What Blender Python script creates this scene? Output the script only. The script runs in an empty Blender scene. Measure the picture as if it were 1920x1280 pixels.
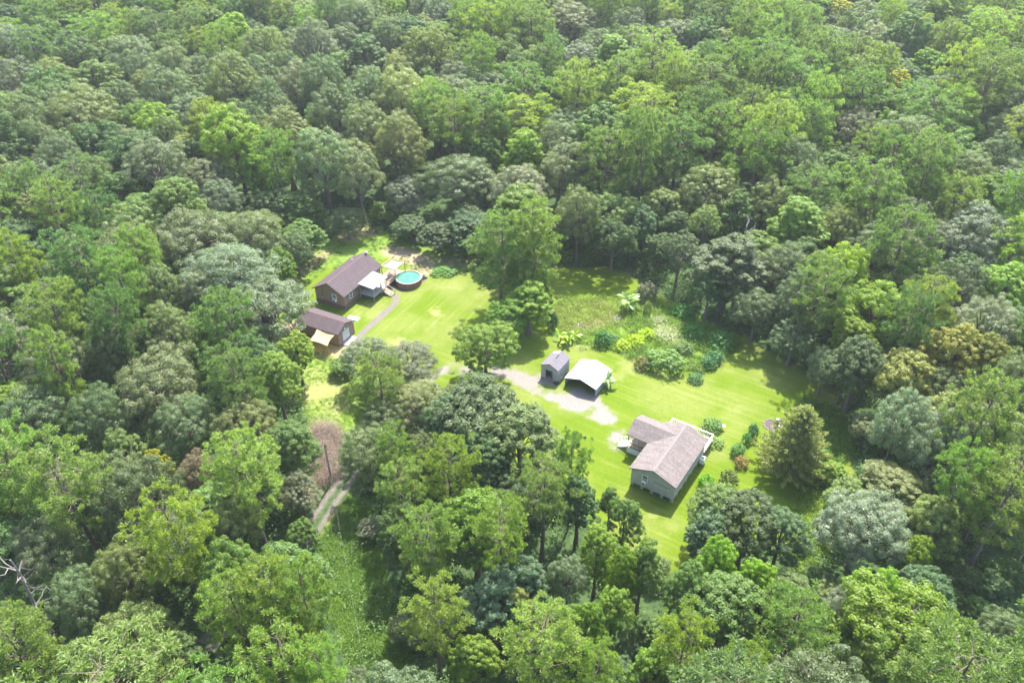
import bpy, bmesh, math, random
import numpy as np
from mathutils import Vector, Matrix

# ------------------------------------------------------------------ camera, sky, sun
SC = bpy.context.scene
COL = SC.collection
FPX, PITCH, CAMH = 1520.0, math.radians(36.6), 84.0
cam_d = bpy.data.cameras.new('camera'); cam = bpy.data.objects.new('camera', cam_d); COL.objects.link(cam)
cam.location = (0, 0, CAMH); cam.rotation_euler = (math.pi/2 - PITCH, 0, 0)
cam_d.sensor_width = 36.0; cam_d.lens = 36.0*FPX/1920.0; cam_d.clip_start = 0.5; cam_d.clip_end = 9000
SC.camera = cam
SUN_EL, SUN_AZ = math.radians(57), math.radians(17)          # azimuth measured from +Y towards +X
W = bpy.data.worlds.new('World'); SC.world = W; W.use_nodes = True
wn = W.node_tree; bg = wn.nodes['Background']
sky = wn.nodes.new('ShaderNodeTexSky'); sky.sky_type = 'NISHITA'; sky.sun_disc = False
sky.sun_elevation = SUN_EL; sky.sun_rotation = SUN_AZ; sky.dust_density = 2.0; sky.altitude = 50
wn.links.new(sky.outputs[0], bg.inputs[0]); bg.inputs[1].default_value = 0.15
sun_d = bpy.data.lights.new('sun', 'SUN'); sun_d.energy = 3.9; sun_d.angle = math.radians(0.6); sun_d.color = (1, .955, .88)
sun = bpy.data.objects.new('sun', sun_d); COL.objects.link(sun); sun.location = (40, 60, 150)
SDIR = Vector((math.sin(SUN_AZ)*math.cos(SUN_EL), math.cos(SUN_AZ)*math.cos(SUN_EL), math.sin(SUN_EL)))
sun.rotation_euler = SDIR.to_track_quat('Z', 'Y').to_euler()
vs = SC.view_settings; vs.view_transform = 'Standard'; vs.look = 'None'; vs.gamma = 1; vs.exposure = 2.08; vs.use_curve_mapping = False
cy = SC.cycles
cy.max_bounces = 9; cy.diffuse_bounces = 6; cy.glossy_bounces = 2; cy.transmission_bounces = 6; cy.transparent_max_bounces = 4
cy.volume_bounces = 0; cy.caustics_reflective = False; cy.caustics_refractive = False
RNG = np.random.default_rng(7)

# ------------------------------------------------------------------ survey helpers: a pixel of the photograph (1920x1280) to a point at height z
CP, SP = math.cos(PITCH), math.sin(PITCH)
def at(px, py, z=0.0):
    a, b = (px-960)/FPX, -(py-640)/FPX
    d = (a, CP+b*SP, -SP+b*CP); t = (z-CAMH)/d[2]
    return np.array([d[0]*t, d[1]*t, z])
def to_px(P):
    P = np.atleast_2d(np.asarray(P, float)); d = P-np.array([0, 0, CAMH])
    z = d[:, 1]*CP-d[:, 2]*SP; v = d[:, 1]*SP+d[:, 2]*CP
    return np.stack([960+FPX*d[:, 0]/z, 640-FPX*v/z], 1), z
def ground_poly(pts): return np.array([at(*q)[:2] for q in pts])
def inside(P, poly):
    x, y = P[:, 0], P[:, 1]; r = np.zeros(len(P), bool); n = len(poly)
    for i in range(n):
        x0, y0 = poly[i]; x1, y1 = poly[(i+1) % n]
        if y0 == y1: continue
        c = (y0 > y) != (y1 > y)
        r ^= c & (x < (x1-x0)*(y-y0)/(y1-y0)+x0)
    return r
def seg_dist(P, pts, closed):
    d = np.full(len(P), 1e9); n = len(pts)
    for i in range(n if closed else n-1):
        a = np.asarray(pts[i]); b = np.asarray(pts[(i+1) % n]); ab = b-a
        t = np.clip(((P-a)@ab)/(ab@ab+1e-9), 0, 1)
        d = np.minimum(d, np.hypot(*(P-a-t[:, None]*ab).T))
    return d
def sdf(P, poly):                                            # positive inside
    d = seg_dist(P, poly, True); return np.where(inside(P, poly), d, -d)
def vnoise(P, scale, seed=0):                                # smooth value noise, 0..1
    q = np.asarray(P)/scale+seed*17.3; i = np.floor(q).astype(int); f = q-i; f = f*f*(3-2*f)
    def h(a, b):
        n = (a*374761393+b*668265263+seed*1274126177) & 0xffffffff
        n = ((n ^ (n >> 13))*1274126177) & 0xffffffff
        return ((n ^ (n >> 16)) & 0xffff)/65535.0
    x, y = i[:, 0], i[:, 1]
    return (h(x, y)*(1-f[:, 0])+h(x+1, y)*f[:, 0])*(1-f[:, 1])+(h(x, y+1)*(1-f[:, 0])+h(x+1, y+1)*f[:, 0])*f[:, 1]
def fbm(P, scale, seed=0): return (vnoise(P, scale, seed)*.55+vnoise(P, scale*.45, seed+1)*.3+vnoise(P, scale*.2, seed+2)*.15)

# ------------------------------------------------------------------ object helpers
def tag(o, label=None, cat=None, group=None, kind=None):
    if label: o['label'] = label
    if cat: o['category'] = cat
    if group: o['group'] = group
    if kind: o['kind'] = kind
    return o
def link(name, data, parent=None):
    o = bpy.data.objects.new(name, data); COL.objects.link(o)
    if parent is not None: o.parent = parent
    return o
def thing(name, label, cat, loc=(0, 0, 0), rz=0.0, group=None):
    o = link(name, None); o.location = loc; o.rotation_euler = (0, 0, rz); o.empty_display_size = .3
    return tag(o, label, cat, group)
class NM:                                                    # numpy mesh collector
    def __init__(s): s.v = []; s.f = []; s.n = 0
    def add(s, V, F, m=0):
        V = np.asarray(V, float).reshape(-1, 3); F = np.asarray(F, int)
        s.v.append(V); s.f.append((F+s.n, m)); s.n += len(V); return s
    def mesh(s, name, mats, smooth=False):
        me = bpy.data.meshes.new(name); V = np.concatenate(s.v)
        lo = np.concatenate([F.ravel() for F, _ in s.f]); ct = np.concatenate([np.full(len(F), F.shape[1]) for F, _ in s.f])
        mi = np.concatenate([np.full(len(F), m) for F, m in s.f])
        me.vertices.add(len(V)); me.vertices.foreach_set('co', V.ravel())
        me.loops.add(len(lo)); me.loops.foreach_set('vertex_index', lo.astype(np.int32))
        me.polygons.add(len(ct)); st = np.concatenate([[0], np.cumsum(ct)[:-1]])
        me.polygons.foreach_set('loop_start', st.astype(np.int32)); me.polygons.foreach_set('loop_total', ct.astype(np.int32))
        me.polygons.foreach_set('material_index', mi.astype(np.int32))
        me.polygons.foreach_set('use_smooth', np.full(len(ct), bool(smooth)))
        for m in (mats if isinstance(mats, (list, tuple)) else [mats]): me.materials.append(m)
        me.update(calc_edges=True); return me
    def box(s, x0, x1, y0, y1, z0, z1, m=0):
        V = [(x, y, z) for z in (z0, z1) for y in (y0, y1) for x in (x0, x1)]
        return s.add(V, [(0, 2, 3, 1), (4, 5, 7, 6), (0, 1, 5, 4), (2, 6, 7, 3), (0, 4, 6, 2), (1, 3, 7, 5)], m)
    def bar(s, a, b, w, h=None, m=0):                        # square bar from a to b
        a = np.array(a, float); b = np.array(b, float); h = h or w; d = b-a; d /= np.linalg.norm(d)
        u = np.cross(d, (0, 0, 1)); u = np.array([1., 0, 0]) if np.linalg.norm(u) < 1e-5 else u/np.linalg.norm(u); v = np.cross(u, d)
        o = [u*w/2+v*h/2, -u*w/2+v*h/2, -u*w/2-v*h/2, u*w/2-v*h/2]
        V = [a+q for q in o]+[b+q for q in o]
        return s.add(V, [(0, 1, 2, 3), (7, 6, 5, 4), (0, 4, 5, 1), (1, 5, 6, 2), (2, 6, 7, 3), (3, 7, 4, 0)], m)
    def tube(s, pts, rad, n=7, m=0, cap=True):
        pts = np.asarray(pts, float); k = len(pts); rad = np.broadcast_to(np.asarray(rad, float), (k,))
        t = np.gradient(pts, axis=0); t /= np.linalg.norm(t, axis=1)[:, None]+1e-9
        ref = np.array([1., 0, 0]) if abs(t[0][2]) > .8 else np.array([0, 0, 1.])
        u = np.cross(t, ref); u /= np.linalg.norm(u, axis=1)[:, None]+1e-9; w = np.cross(t, u)
        a = np.arange(n)*2*math.pi/n
        V = (pts[:, None]+rad[:, None, None]*(np.cos(a)[None, :, None]*u[:, None]+np.sin(a)[None, :, None]*w[:, None])).reshape(-1, 3)
        i = np.arange(k-1)[:, None]*n; j = np.arange(n)[None]; j2 = (j+1) % n
        F = np.stack([i+j, i+j2, i+n+j2, i+n+j], -1).reshape(-1, 4)
        b0 = s.n; s.add(V, F, m)
        if cap:
            V2 = np.concatenate([V[:n], V[-n:]]); s.add(V2, [list(range(n))[::-1], list(range(n, 2*n))], m)
        return s
    def obj(s, name, mats, parent=None, smooth=False): return link(name, s.mesh(name, mats, smooth), parent)
def unit(v): return v/(np.linalg.norm(v, axis=-1, keepdims=True)+1e-9)
def cards(nm, C, N, size, asp, rng, m=0, T=None):            # rhombic leaf faces
    n = len(C); size = np.broadcast_to(size, (n,))[:, None]
    T = rng.normal(size=(n, 3)) if T is None else T
    t = unit(T-(T*N).sum(1, keepdims=True)*N) if True else T
    b = np.cross(N, t)
    V = np.stack([C-t*size*.5, C+b*size*asp*.5-t*size*.05, C+t*size*.5, C-b*size*asp*.5-t*size*.05], 1).reshape(-1, 3)
    nm.add(V, np.arange(4*n).reshape(n, 4), m)
def fib(n, rng):
    i = np.arange(n)+.5; ph = math.pi*(1+5**.5)*i+rng.uniform(0, 6); z = 1-2*i/n; r = np.sqrt(1-z*z)
    return np.stack([r*np.cos(ph), r*np.sin(ph), z], 1)

# ------------------------------------------------------------------ materials
def mat(name):
    m = bpy.data.materials.new(name); m.use_nodes = True; nt = m.node_tree
    for n in list(nt.nodes): nt.nodes.remove(n)
    return m, nt, nt.nodes.new, nt.links.new, nt.nodes.new('ShaderNodeOutputMaterial')
def simple(name, col, rough=.6, metal=0., var=.12, scale=3., bump=0., stretch=None, spec=.4):
    m, nt, N, L, out = mat(name)
    b = N('ShaderNodeBsdfPrincipled'); b.inputs['Roughness'].default_value = rough; b.inputs['Metallic'].default_value = metal
    b.inputs['Specular IOR Level'].default_value = spec
    tc = N('ShaderNodeTexCoord'); no = N('ShaderNodeTexNoise'); no.inputs['Scale'].default_value = scale; no.inputs['Detail'].default_value = 6
    if stretch:
        mp = N('ShaderNodeMapping'); mp.inputs['Scale'].default_value = stretch; L(tc.outputs['Object'], mp.inputs[0]); L(mp.outputs[0], no.inputs['Vector'])
    else: L(tc.outputs['Object'], no.inputs['Vector'])
    r = N('ShaderNodeValToRGB'); r.color_ramp.elements[0].position = .3; r.color_ramp.elements[1].position = .7
    c = np.array(col); r.color_ramp.elements[0].color = (*np.clip(c*(1-var), 0, 1), 1); r.color_ramp.elements[1].color = (*np.clip(c*(1+var), 0, 1), 1)
    L(no.outputs['Fac'], r.inputs[0]); L(r.outputs[0], b.inputs['Base Color'])
    if bump:
        bp = N('ShaderNodeBump'); bp.inputs['Strength'].default_value = bump; bp.inputs['Distance'].default_value = .03
        L(no.outputs['Fac'], bp.inputs['Height']); L(bp.outputs[0], b.inputs['Normal'])
    L(b.outputs[0], out.inputs[0]); return m
def foliage(name, col=None, rough=.5, spec=.35, transl=.3, var=.35, warm=.25):
    # leaf colour = the plant's own colour, varied leaf by leaf; light also passes through the leaf
    m, nt, N, L, out = mat(name)
    if col is None: src = N('ShaderNodeObjectInfo').outputs['Color']
    else:
        rg = N('ShaderNodeRGB'); rg.outputs[0].default_value = (*col, 1); src = rg.outputs[0]
    g = N('ShaderNodeNewGeometry')
    mr = N('ShaderNodeMapRange'); mr.inputs['To Min'].default_value = 1-var; mr.inputs['To Max'].default_value = 1+var
    L(g.outputs['Random Per Island'], mr.inputs[0])
    vm = N('ShaderNodeVectorMath'); vm.operation = 'SCALE'; L(src, vm.inputs[0]); L(mr.outputs[0], vm.inputs['Scale'])
    ms = N('ShaderNodeMath'); ms.operation = 'MULTIPLY'; ms.inputs[1].default_value = 13.7; L(g.outputs['Random Per Island'], ms.inputs[0])
    fr = N('ShaderNodeMath'); fr.operation = 'FRACT'; L(ms.outputs[0], fr.inputs[0])
    mw = N('ShaderNodeMath'); mw.operation = 'MULTIPLY'; mw.inputs[1].default_value = warm; L(fr.outputs[0], mw.inputs[0])
    wm = N('ShaderNodeVectorMath'); wm.operation = 'MULTIPLY'; wm.inputs[1].default_value = (1.3, 1.12, .7); L(vm.outputs[0], wm.inputs[0])
    mx = N('ShaderNodeMix'); mx.data_type = 'RGBA'; L(mw.outputs[0], mx.inputs[0]); L(vm.outputs[0], mx.inputs[6]); L(wm.outputs[0], mx.inputs[7])
    b = N('ShaderNodeBsdfPrincipled'); b.inputs['Roughness'].default_value = rough; b.inputs['Specular IOR Level'].default_value = spec
    L(mx.outputs[2], b.inputs['Base Color'])
    tr = N('ShaderNodeBsdfTranslucent'); tm = N('ShaderNodeVectorMath'); tm.operation = 'MULTIPLY'; tm.inputs[1].default_value = (1.45, 1.55, .7)
    L(mx.outputs[2], tm.inputs[0]); L(tm.outputs[0], tr.inputs[0])
    sh = N('ShaderNodeMixShader'); sh.inputs[0].default_value = transl; L(b.outputs[0], sh.inputs[1]); L(tr.outputs[0], sh.inputs[2])
    L(sh.outputs[0], out.inputs[0]); return m
M_LEAF = foliage('oak_leaf', rough=.45, spec=.4, transl=.48, var=.18, warm=.10)
M_NEEDLE = foliage('pine_needle', rough=.5, spec=.35, transl=.48, var=.16, warm=.15)
M_BROAD = foliage('broad_leaf', rough=.5, spec=.35, transl=.50, var=.18, warm=.10)
M_BARK = simple('bark', (.13, .10, .08), .9, var=.35, scale=4, bump=.5)
M_DEAD = simple('dead_wood', (.36, .30, .27), .9, var=.25, scale=4)
M_VINE = foliage('vine_leaf', (.105, .20, .020), transl=.5, var=.35, warm=.45)
M_UNDER = foliage('undergrowth_leaf', (.085, .16, .035), var=.35, transl=.4)
M_WEED = foliage('weed_leaf', (.155, .255, .018), var=.3, warm=.4, transl=.45)
M_BRUSH = foliage('brush_leaf', (.185, .230, .035), var=.3, warm=.3, transl=.45)
M_DEADVINE = foliage('dead_vine', (.185, .132, .108), var=.4, warm=.1, transl=.1)
# ------------------------------------------------------------------ the ground: outlines surveyed from the photograph, in metres
LAWN_A = ground_poly([(556, 552), (600, 503), (650, 500), (745, 480), (790, 512), (850, 503), (930, 512), (975, 560), (960, 640), (880, 700), (800, 706), (700, 720), (640, 690), (600, 640), (570, 600)])
ROUGH_A = ground_poly([(500, 570), (535, 525), (560, 492), (610, 455), (660, 420), (720, 425), (735, 445), (800, 462), (900, 478), (990, 530), (1000, 600), (960, 690), (640, 720), (560, 660)])
LAWN_B = ground_poly([(1000, 512), (1060, 500), (1120, 500), (1180, 512), (1250, 560), (1330, 605), (1400, 632), (1500, 690), (1580, 760), (1610, 830), (1600, 900), (1545, 965), (1480, 1010), (1420, 1020), (1330, 1040), (1280, 1070), (1220, 1075), (1140, 1000), (1060, 930), (980, 870), (890, 810), (820, 770), (780, 735), (800, 700), (860, 688), (940, 690), (985, 645), (1000, 600)])
GARDEN = ground_poly([(1032, 575), (1060, 560), (1165, 555), (1210, 545), (1300, 592), (1385, 640), (1360, 672), (1318, 700), (1270, 692), (1190, 680), (1140, 652), (1090, 655), (1050, 640), (1030, 620)])
BRUSH = ground_poly([(1035, 580), (1075, 562), (1160, 560), (1190, 575), (1165, 605), (1110, 620), (1060, 625), (1036, 620)])
STRIP = ground_poly([(556, 672), (605, 655), (655, 690), (690, 740), (690, 800), (640, 815), (585, 810), (560, 760)])
VINES = ground_poly([(600, 1000), (655, 930), (690, 950), (710, 1050), (745, 1150), (790, 1290), (670, 1290), (640, 1180), (590, 1080)])
GRAVELS = [ground_poly(q) for q in (
    [(940, 698), (965, 693), (1008, 706), (1060, 728), (1100, 742), (1132, 760), (1160, 784), (1146, 799), (1100, 783), (1050, 761), (1000, 736), (955, 713)],
    [(1066, 728), (1112, 730), (1134, 762), (1080, 764)], [(796, 712), (820, 694), (850, 681), (885, 681), (955, 692), (960, 708), (880, 701), (832, 700), (808, 715)],
    [(1010, 700), (1046, 714), (1040, 738), (1000, 724)], [(1140, 822), (1150, 808), (1172, 806), (1185, 825), (1178, 845), (1160, 848), (1145, 838)])]
PATH_LINE = [at(*q)[:2] for q in ((741, 553), (744, 563), (733, 577), (703, 602), (680, 624), (664, 645), (652, 672))]
TRACK = [at(*q)[:2] for q in ((700, 822), (668, 868), (645, 905), (622, 935), (603, 965), (585, 993), (535, 1045), (430, 1160), (310, 1295))]
TRACK_UP = [at(*q)[:2] for q in ((668, 868), (720, 800), (770, 740), (806, 706))]
DRY = [(818, 587, 13, .9), (745, 640, 14, .5), (1128, 690, 20, .25), (1187, 688, 22, .5), (1085, 742, 30, .3), (1255, 742, 60, .3), (700, 590, 16, .45), (1230, 960, 12, .5), (1260, 990, 20, .3), (880, 560, 40, .22),
       (850, 545, 30, .25), (1180, 930, 30, .15), (1290, 760, 40, .3), (1400, 760, 40, .15), (760, 650, 16, .6), (1075, 655, 40, .3), (668, 588, 14, .35), (1165, 705, 14, .4), (1240, 700, 12, .4), (600, 735, 42, .75), (630, 760, 30, .7), (590, 700, 22, .5), (625, 700, 20, .4), (700, 575, 26, .3), (840, 600, 30, .2)]
DIRT_LINES = [([(528, 545), (560, 512), (590, 492), (615, 472)], 1.1, .75), ([(735, 470), (765, 480), (790, 492), (800, 505)], 2.2, .95), ([(655, 442), (672, 436), (690, 432)], 2.6, .7), ([(830, 492), (860, 489), (880, 493)], 1.6, .7),
              ([(545, 622), (570, 630)], 3.2, 1.), ([(610, 655), (650, 662)], 2.4, .75), ([(600, 810), (612, 840), (606, 880)], 2.0, .55), ([(590, 905), (575, 930)], 1.6, .6), ([(640, 960), (625, 1000)], 1.0, .5), ([(1090, 618), (1150, 603)], 1.6, .6)]
MULCH = [(1449, 797, 1.3)]
POOL_MAT = np.array([(-16.3, 133.5), (-17.4, 131.6), (-19.3, 129.25), (-20.9, 128.9), (-23.2, 130.7), (-23.0, 133.5), (-19.5, 135.2)])
_c, _s = math.cos(math.radians(-26.2)), math.sin(math.radians(-26.2))
DECK_SOIL = np.array([(-33.55+u*_c-v*_s, 123.98+u*_s+v*_c) for u, v in ((4.6, 9.7), (6.9, 9.7), (8.4, 11.0), (6.8, 15.4), (3.6, 15.4))])

GX0, GX1, GY0, GY1, GS = -74.0, 84.0, 40.0, 172.0, 0.4
nx, ny = int((GX1-GX0)/GS)+1, int((GY1-GY0)/GS)+1
gx, gy = np.meshgrid(np.linspace(GX0, GX1, nx), np.linspace(GY0, GY1, ny))
GP = np.stack([gx.ravel(), gy.ravel()], 1)
jit = RNG.uniform(-.12, .12, GP.shape)
edge = (GP[:, 0] < GX0+.1) | (GP[:, 0] > GX1-.1) | (GP[:, 1] < GY0+.1) | (GP[:, 1] > GY1-.1)
jit[edge] = 0; GP = GP+jit
rag = (fbm(GP, 3.0, 3)-.5)*3.2; rag2 = (fbm(GP, .9, 8)-.5)*1.3
ss = lambda d, w: np.clip(d/w+.5, 0, 1)
w_la = ss(sdf(GP, LAWN_A)+rag, 1.6); w_lb = ss(sdf(GP, LAWN_B)+rag*.6, 1.2)
w_gard = ss(sdf(GP, GARDEN)+rag*.7, 1.2); w_rough = np.maximum(ss(sdf(GP, ROUGH_A)+rag, 2), ss(sdf(GP, STRIP)+rag, 1.5)); w_vine = ss(sdf(GP, VINES)+rag, 2)
w_rough = np.maximum(w_rough, w_gard)
w_lawn = np.maximum(w_la, w_lb)*(1-w_gard)
w_grav = np.zeros(len(GP))
for g in GRAVELS: w_grav = np.maximum(w_grav, ss(sdf(GP, g)+rag2, .7))
holes = ss(fbm(GP, 2.2, 21)-.56, .12); w_grav = w_grav*(1-.85*holes)
w_path = ss(.62-seg_dist(GP, PATH_LINE, False)+rag2*.3, .5)
dt = seg_dist(GP, TRACK, False); dtu = seg_dist(GP, TRACK_UP, False)
w_track = np.maximum(ss(.36-np.abs(dt-.82)+rag2*.16, .3), ss(.4-np.abs(dtu-.85)+rag2*.3, .4))
w_dirt = np.zeros(len(GP)); dry = np.zeros(len(GP))
for pts, r, a in DIRT_LINES:
    w_dirt = np.maximum(w_dirt, a*ss(r-seg_dist(GP, [at(*q)[:2] for q in pts], False)+rag2*1.2, 1.6))
for px, py, r, a in DRY:
    c = at(px, py); R = r/FPX*np.hypot(c[1], CAMH)
    dry = np.maximum(dry, a*ss(R-np.hypot(*(GP-c[:2]).T)*1.0+rag2*2.0, R*.9))
w_mul = np.zeros(len(GP))
for px, py, r in MULCH: w_mul = np.maximum(w_mul, ss(r-np.hypot(*(GP-at(px, py)[:2]).T)+rag2*.2, .3))
w_mul = np.maximum(w_mul, ss(sdf(GP, POOL_MAT)+rag2*.2, .3)); w_mul = np.maximum(w_mul, ss(sdf(GP, DECK_SOIL)+rag2*.3, .5))
dry = np.clip(dry+.25*ss(fbm(GP, 9, 31)-.62, .15)*w_lawn, 0, 1)
w_veg = np.maximum(w_rough, w_vine)
gz = (fbm(GP, 6, 50)-.5)*.12+(fbm(GP, .8, 51)-.5)*.07*np.maximum(w_veg, 1-w_lawn)-.02*w_grav
cls = np.zeros(len(GP), int)                                 # 0 forest floor 1 lawn 2 rough grass 3 gravel 4 path 5 track 6 mulch
cls[w_veg > .5] = 2; cls[(w_lawn > .5)] = 1; cls[w_track > .5] = 5; cls[w_grav > .5] = 3; cls[w_path > .5] = 4; cls[w_mul > .5] = 6

def ground_material():
    m, nt, N, L, out = mat('ground_cover')
    a1 = N('ShaderNodeAttribute'); a1.attribute_name = 'zone_a'; a2 = N('ShaderNodeAttribute'); a2.attribute_name = 'zone_b'
    s1 = N('ShaderNodeSeparateColor'); s2 = N('ShaderNodeSeparateColor'); L(a1.outputs['Color'], s1.inputs[0]); L(a2.outputs['Color'], s2.inputs[0])
    tc = N('ShaderNodeTexCoord')
    def noise(sc, det=5, rough=.6, vec=None):
        n = N('ShaderNodeTexNoise'); n.inputs['Scale'].default_value = sc; n.inputs['Detail'].default_value = det; n.inputs['Roughness'].default_value = rough
        L(vec or tc.outputs['Object'], n.inputs['Vector']); return n.outputs['Fac']
    def ramp(f, *cs):
        r = N('ShaderNodeValToRGB'); e = r.color_ramp.elements
        while len(e) < len(cs): e.new(.5)
        for i, (p, c) in enumerate(cs): e[i].position = p; e[i].color = (*c, 1)
        L(f, r.inputs[0]); return r.outputs[0]
    def mix(f, a, b, mode='MIX'):
        x = N('ShaderNodeMix'); x.data_type = 'RGBA'; x.blend_type = mode
        if isinstance(f, float): x.inputs[0].default_value = f
        else: L(f, x.inputs[0])
        L(a, x.inputs[6]); L(b, x.inputs[7]); return x.outputs[2]
    def stripes(ang, sc):
        mp = N('ShaderNodeMapping'); mp.inputs['Rotation'].default_value = (0, 0, ang); L(tc.outputs['Object'], mp.inputs[0])
        mp2 = N('ShaderNodeMapping'); mp2.inputs['Scale'].default_value = (.04, sc, 1); L(mp.outputs[0], mp2.inputs[0])
        return noise(1.0, 3, .55, mp2.outputs[0])
    fine, mid, big = noise(9, 6, .7), noise(1.1, 5), noise(.16, 4)
    st = N('ShaderNodeMix'); st.data_type = 'FLOAT'; L(a2.outputs['Alpha'], st.inputs[0]); L(stripes(math.radians(32), 1.3), st.inputs[2]); L(stripes(math.radians(-62), 1.3), st.inputs[3])
    lawn = ramp(st.outputs[0], (.38, (.058, .096, .003)), (.5, (.094, .134, .004)), (.62, (.145, .166, .014)))
    lawn = mix(.4, lawn, ramp(big, (.38, (.060, .104, .003)), (.62, (.122, .152, .007))))
    streak = ramp(st.outputs[0], (.53, (0, 0, 0)), (.62, (.6, .6, .6)))
    patchy = N('ShaderNodeMath'); patchy.operation = 'MULTIPLY'; L(streak, patchy.inputs[0]); L(ramp(noise(.22, 3), (.42, (0, 0, 0)), (.6, (1, 1, 1))), patchy.inputs[1])
    tuft = ramp(noise(2.6, 6, .75), (.42, (.042, .084, .003)), (.62, (.132, .164, .008)))
    lawn = mix(.40, lawn, tuft)
    lawn = mix(patchy.outputs[0], lawn, ramp(fine, (.3, (.135, .15, .04)), (.7, (.215, .215, .08))))
    lawn = mix(.45, lawn, ramp(fine, (.3, (.034, .075, .002)), (.7, (.13, .20, .008))))
    drygrass = ramp(mid, (.35, (.17, .18, .05)), (.65, (.25, .23, .11)))
    rough = ramp(mid, (.3, (.045, .105, .010)), (.5, (.08, .14, .013)), (.7, (.14, .17, .03)))
    rough = mix(.5, rough, ramp(fine, (.3, (.05, .11, .015)), (.7, (.22, .28, .05))))
    floor = ramp(mid, (.3, (.022, .045, .015)), (.6, (.05, .085, .028)), (.75, (.10, .085, .05)))
    gravel = ramp(noise(3.2, 8, .75), (.3, (.125, .113, .10)), (.7, (.235, .212, .19)))
    track = ramp(noise(2.2, 7, .7), (.3, (.095, .082, .074)), (.7, (.165, .145, .130)))
    dirt = ramp(noise(1.8, 8, .75), (.3, (.17, .12, .07)), (.5, (.26, .19, .125)), (.7, (.32, .27, .17)))
    mulch = ramp(noise(4, 8, .75), (.3, (.05, .04, .04)), (.7, (.13, .10, .095)))
    c = mix(s1.outputs[1], floor, rough)
    c = mix(s1.outputs[0], c, lawn)
    c = mix(s2.outputs[1], c, drygrass)
    c = mix(s2.outputs[0], c, dirt)
    c = mix(a1.outputs['Alpha'], c, track)
    c = mix(s1.outputs[2], c, gravel)
    c = mix(s2.outputs[2], c, mulch)
    b = N('ShaderNodeBsdfPrincipled'); b.inputs['Roughness'].default_value = .95; b.inputs['Specular IOR Level'].default_value = .15
    L(c, b.inputs['Base Color'])
    bp = N('ShaderNodeBump'); bp.inputs['Strength'].default_value = .7; bp.inputs['Distance'].default_value = .12; L(fine, bp.inputs['Height']); L(bp.outputs[0], b.inputs['Normal'])
    L(b.outputs[0], out.inputs[0]); return m
M_GROUND = ground_material()
zone_a = np.stack([w_lawn, w_veg, w_grav, np.maximum(w_track, w_path)], 1)
orient = ss(sdf(GP, np.array([(-60, 100), (-5, 118), (-5, 150), (-60, 150)])), 6)
zone_b = np.stack([w_dirt, dry, w_mul, orient], 1)
idx = np.arange(nx*ny).reshape(ny, nx)
Q = np.stack([idx[:-1, :-1], idx[:-1, 1:], idx[1:, 1:], idx[1:, :-1]], -1).reshape(-1, 4)
qc = np.array([np.bincount(r, minlength=7).argmax() for r in cls[Q]])
G3 = np.column_stack([GP, gz]); G3[edge, 2] = -.03
for k, nm_ in enumerate(('forest_floor', 'mown_lawn', 'rough_grass', 'gravel_driveway', 'footpath', 'dirt_track', 'mulch_bed')):
    q = Q[qc == k]; used, inv = np.unique(q, return_inverse=True)
    M = NM(); M.add(G3[used], inv.reshape(-1, 4)); me = M.mesh(nm_, M_GROUND, True)
    for an, z in (('zone_a', zone_a), ('zone_b', zone_b)):
        at_ = me.color_attributes.new(an, 'FLOAT_COLOR', 'POINT'); at_.data.foreach_set('color', z[used].astype(np.float32).ravel())
    tag(link(nm_, me), kind='structure')
# the plain the forest stands on, out to the horizon, as one sheet round and under the surveyed piece
M = NM(); r = [0, 60, 150, 300, 600, 1500, 4000]; a = np.linspace(0, 2*math.pi, 49)[:-1]
V = [(0, 100, -.25)]+[(R*math.cos(t), 100+R*math.sin(t), -.25) for R in r[1:] for t in a]
M.add(V, [(0, 1+i, 1+(i+1) % 48) for i in range(48)])
M2 = NM(); M2.add(V, [(1+k*48+i, 1+(k+1)*48+i, 1+(k+1)*48+(i+1) % 48, 1+k*48+(i+1) % 48) for k in range(5) for i in range(48)]); M.f += M2.f
gm = M.mesh('ground', M_GROUND)
for an in ('zone_a', 'zone_b'):
    z = gm.color_attributes.new(an, 'FLOAT_COLOR', 'POINT'); z.data.foreach_set('color', np.zeros(4*len(gm.vertices), np.float32))
tag(link('ground', gm), kind='structure')
#M.obj('ground', M_GROUND), kind='structure')
# ------------------------------------------------------------------ trees: a few grown specimens of each kind, then every tree of the place
def lobed_crown(nm, rng, R, zc, rz, nl, lr, ncl, nleaf, leaf, low=-.35, asp=.62, flat=.85, profile=None, m=0):
    """boughs (lobes) over a dome, each carrying rounded leaf clumps on its outer side"""
    D = fib(int(nl*1.45), rng); D = D[D[:, 2] > low][:nl]
    ends = []
    for d in D:
        d = unit(d+rng.normal(size=3)*.13); k = rng.uniform(.52, .80)
        L = np.array([R*k*d[0], R*k*d[1], zc+rz*k*d[2]])
        if profile: s = profile((L[2]-(zc-rz))/(2*rz)); L[:2] *= s
        l = lr*R*rng.uniform(.7, 1.28); ends.append(L)
        out = unit(np.array([d[0], d[1], d[2]*.8+.45]))
        U = fib(int(ncl*1.7), rng); U = U[U@out > -.25]; U = unit(U+rng.normal(size=U.shape)*.22)
        for u in U:
            c = L+l*u*np.array([1, 1, flat])*rng.uniform(.72, 1.0); cr = l*rng.uniform(.34, .5)
            n = max(8, int(nleaf*rng.uniform(.7, 1.25)))
            v = unit(rng.normal(size=(n, 3))+.85*u+np.array([0, 0, .35]))
            C = c+cr*v*rng.uniform(.55, 1.1, (n, 1))*np.array([1, 1, .85])
            Nn = unit(v+.34*rng.normal(size=(n, 3))+np.array([0, 0, .45]))
            cards(nm, C, Nn, leaf*rng.uniform(.7, 1.3, n), asp, rng, m)
    return np.array(ends)
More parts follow.
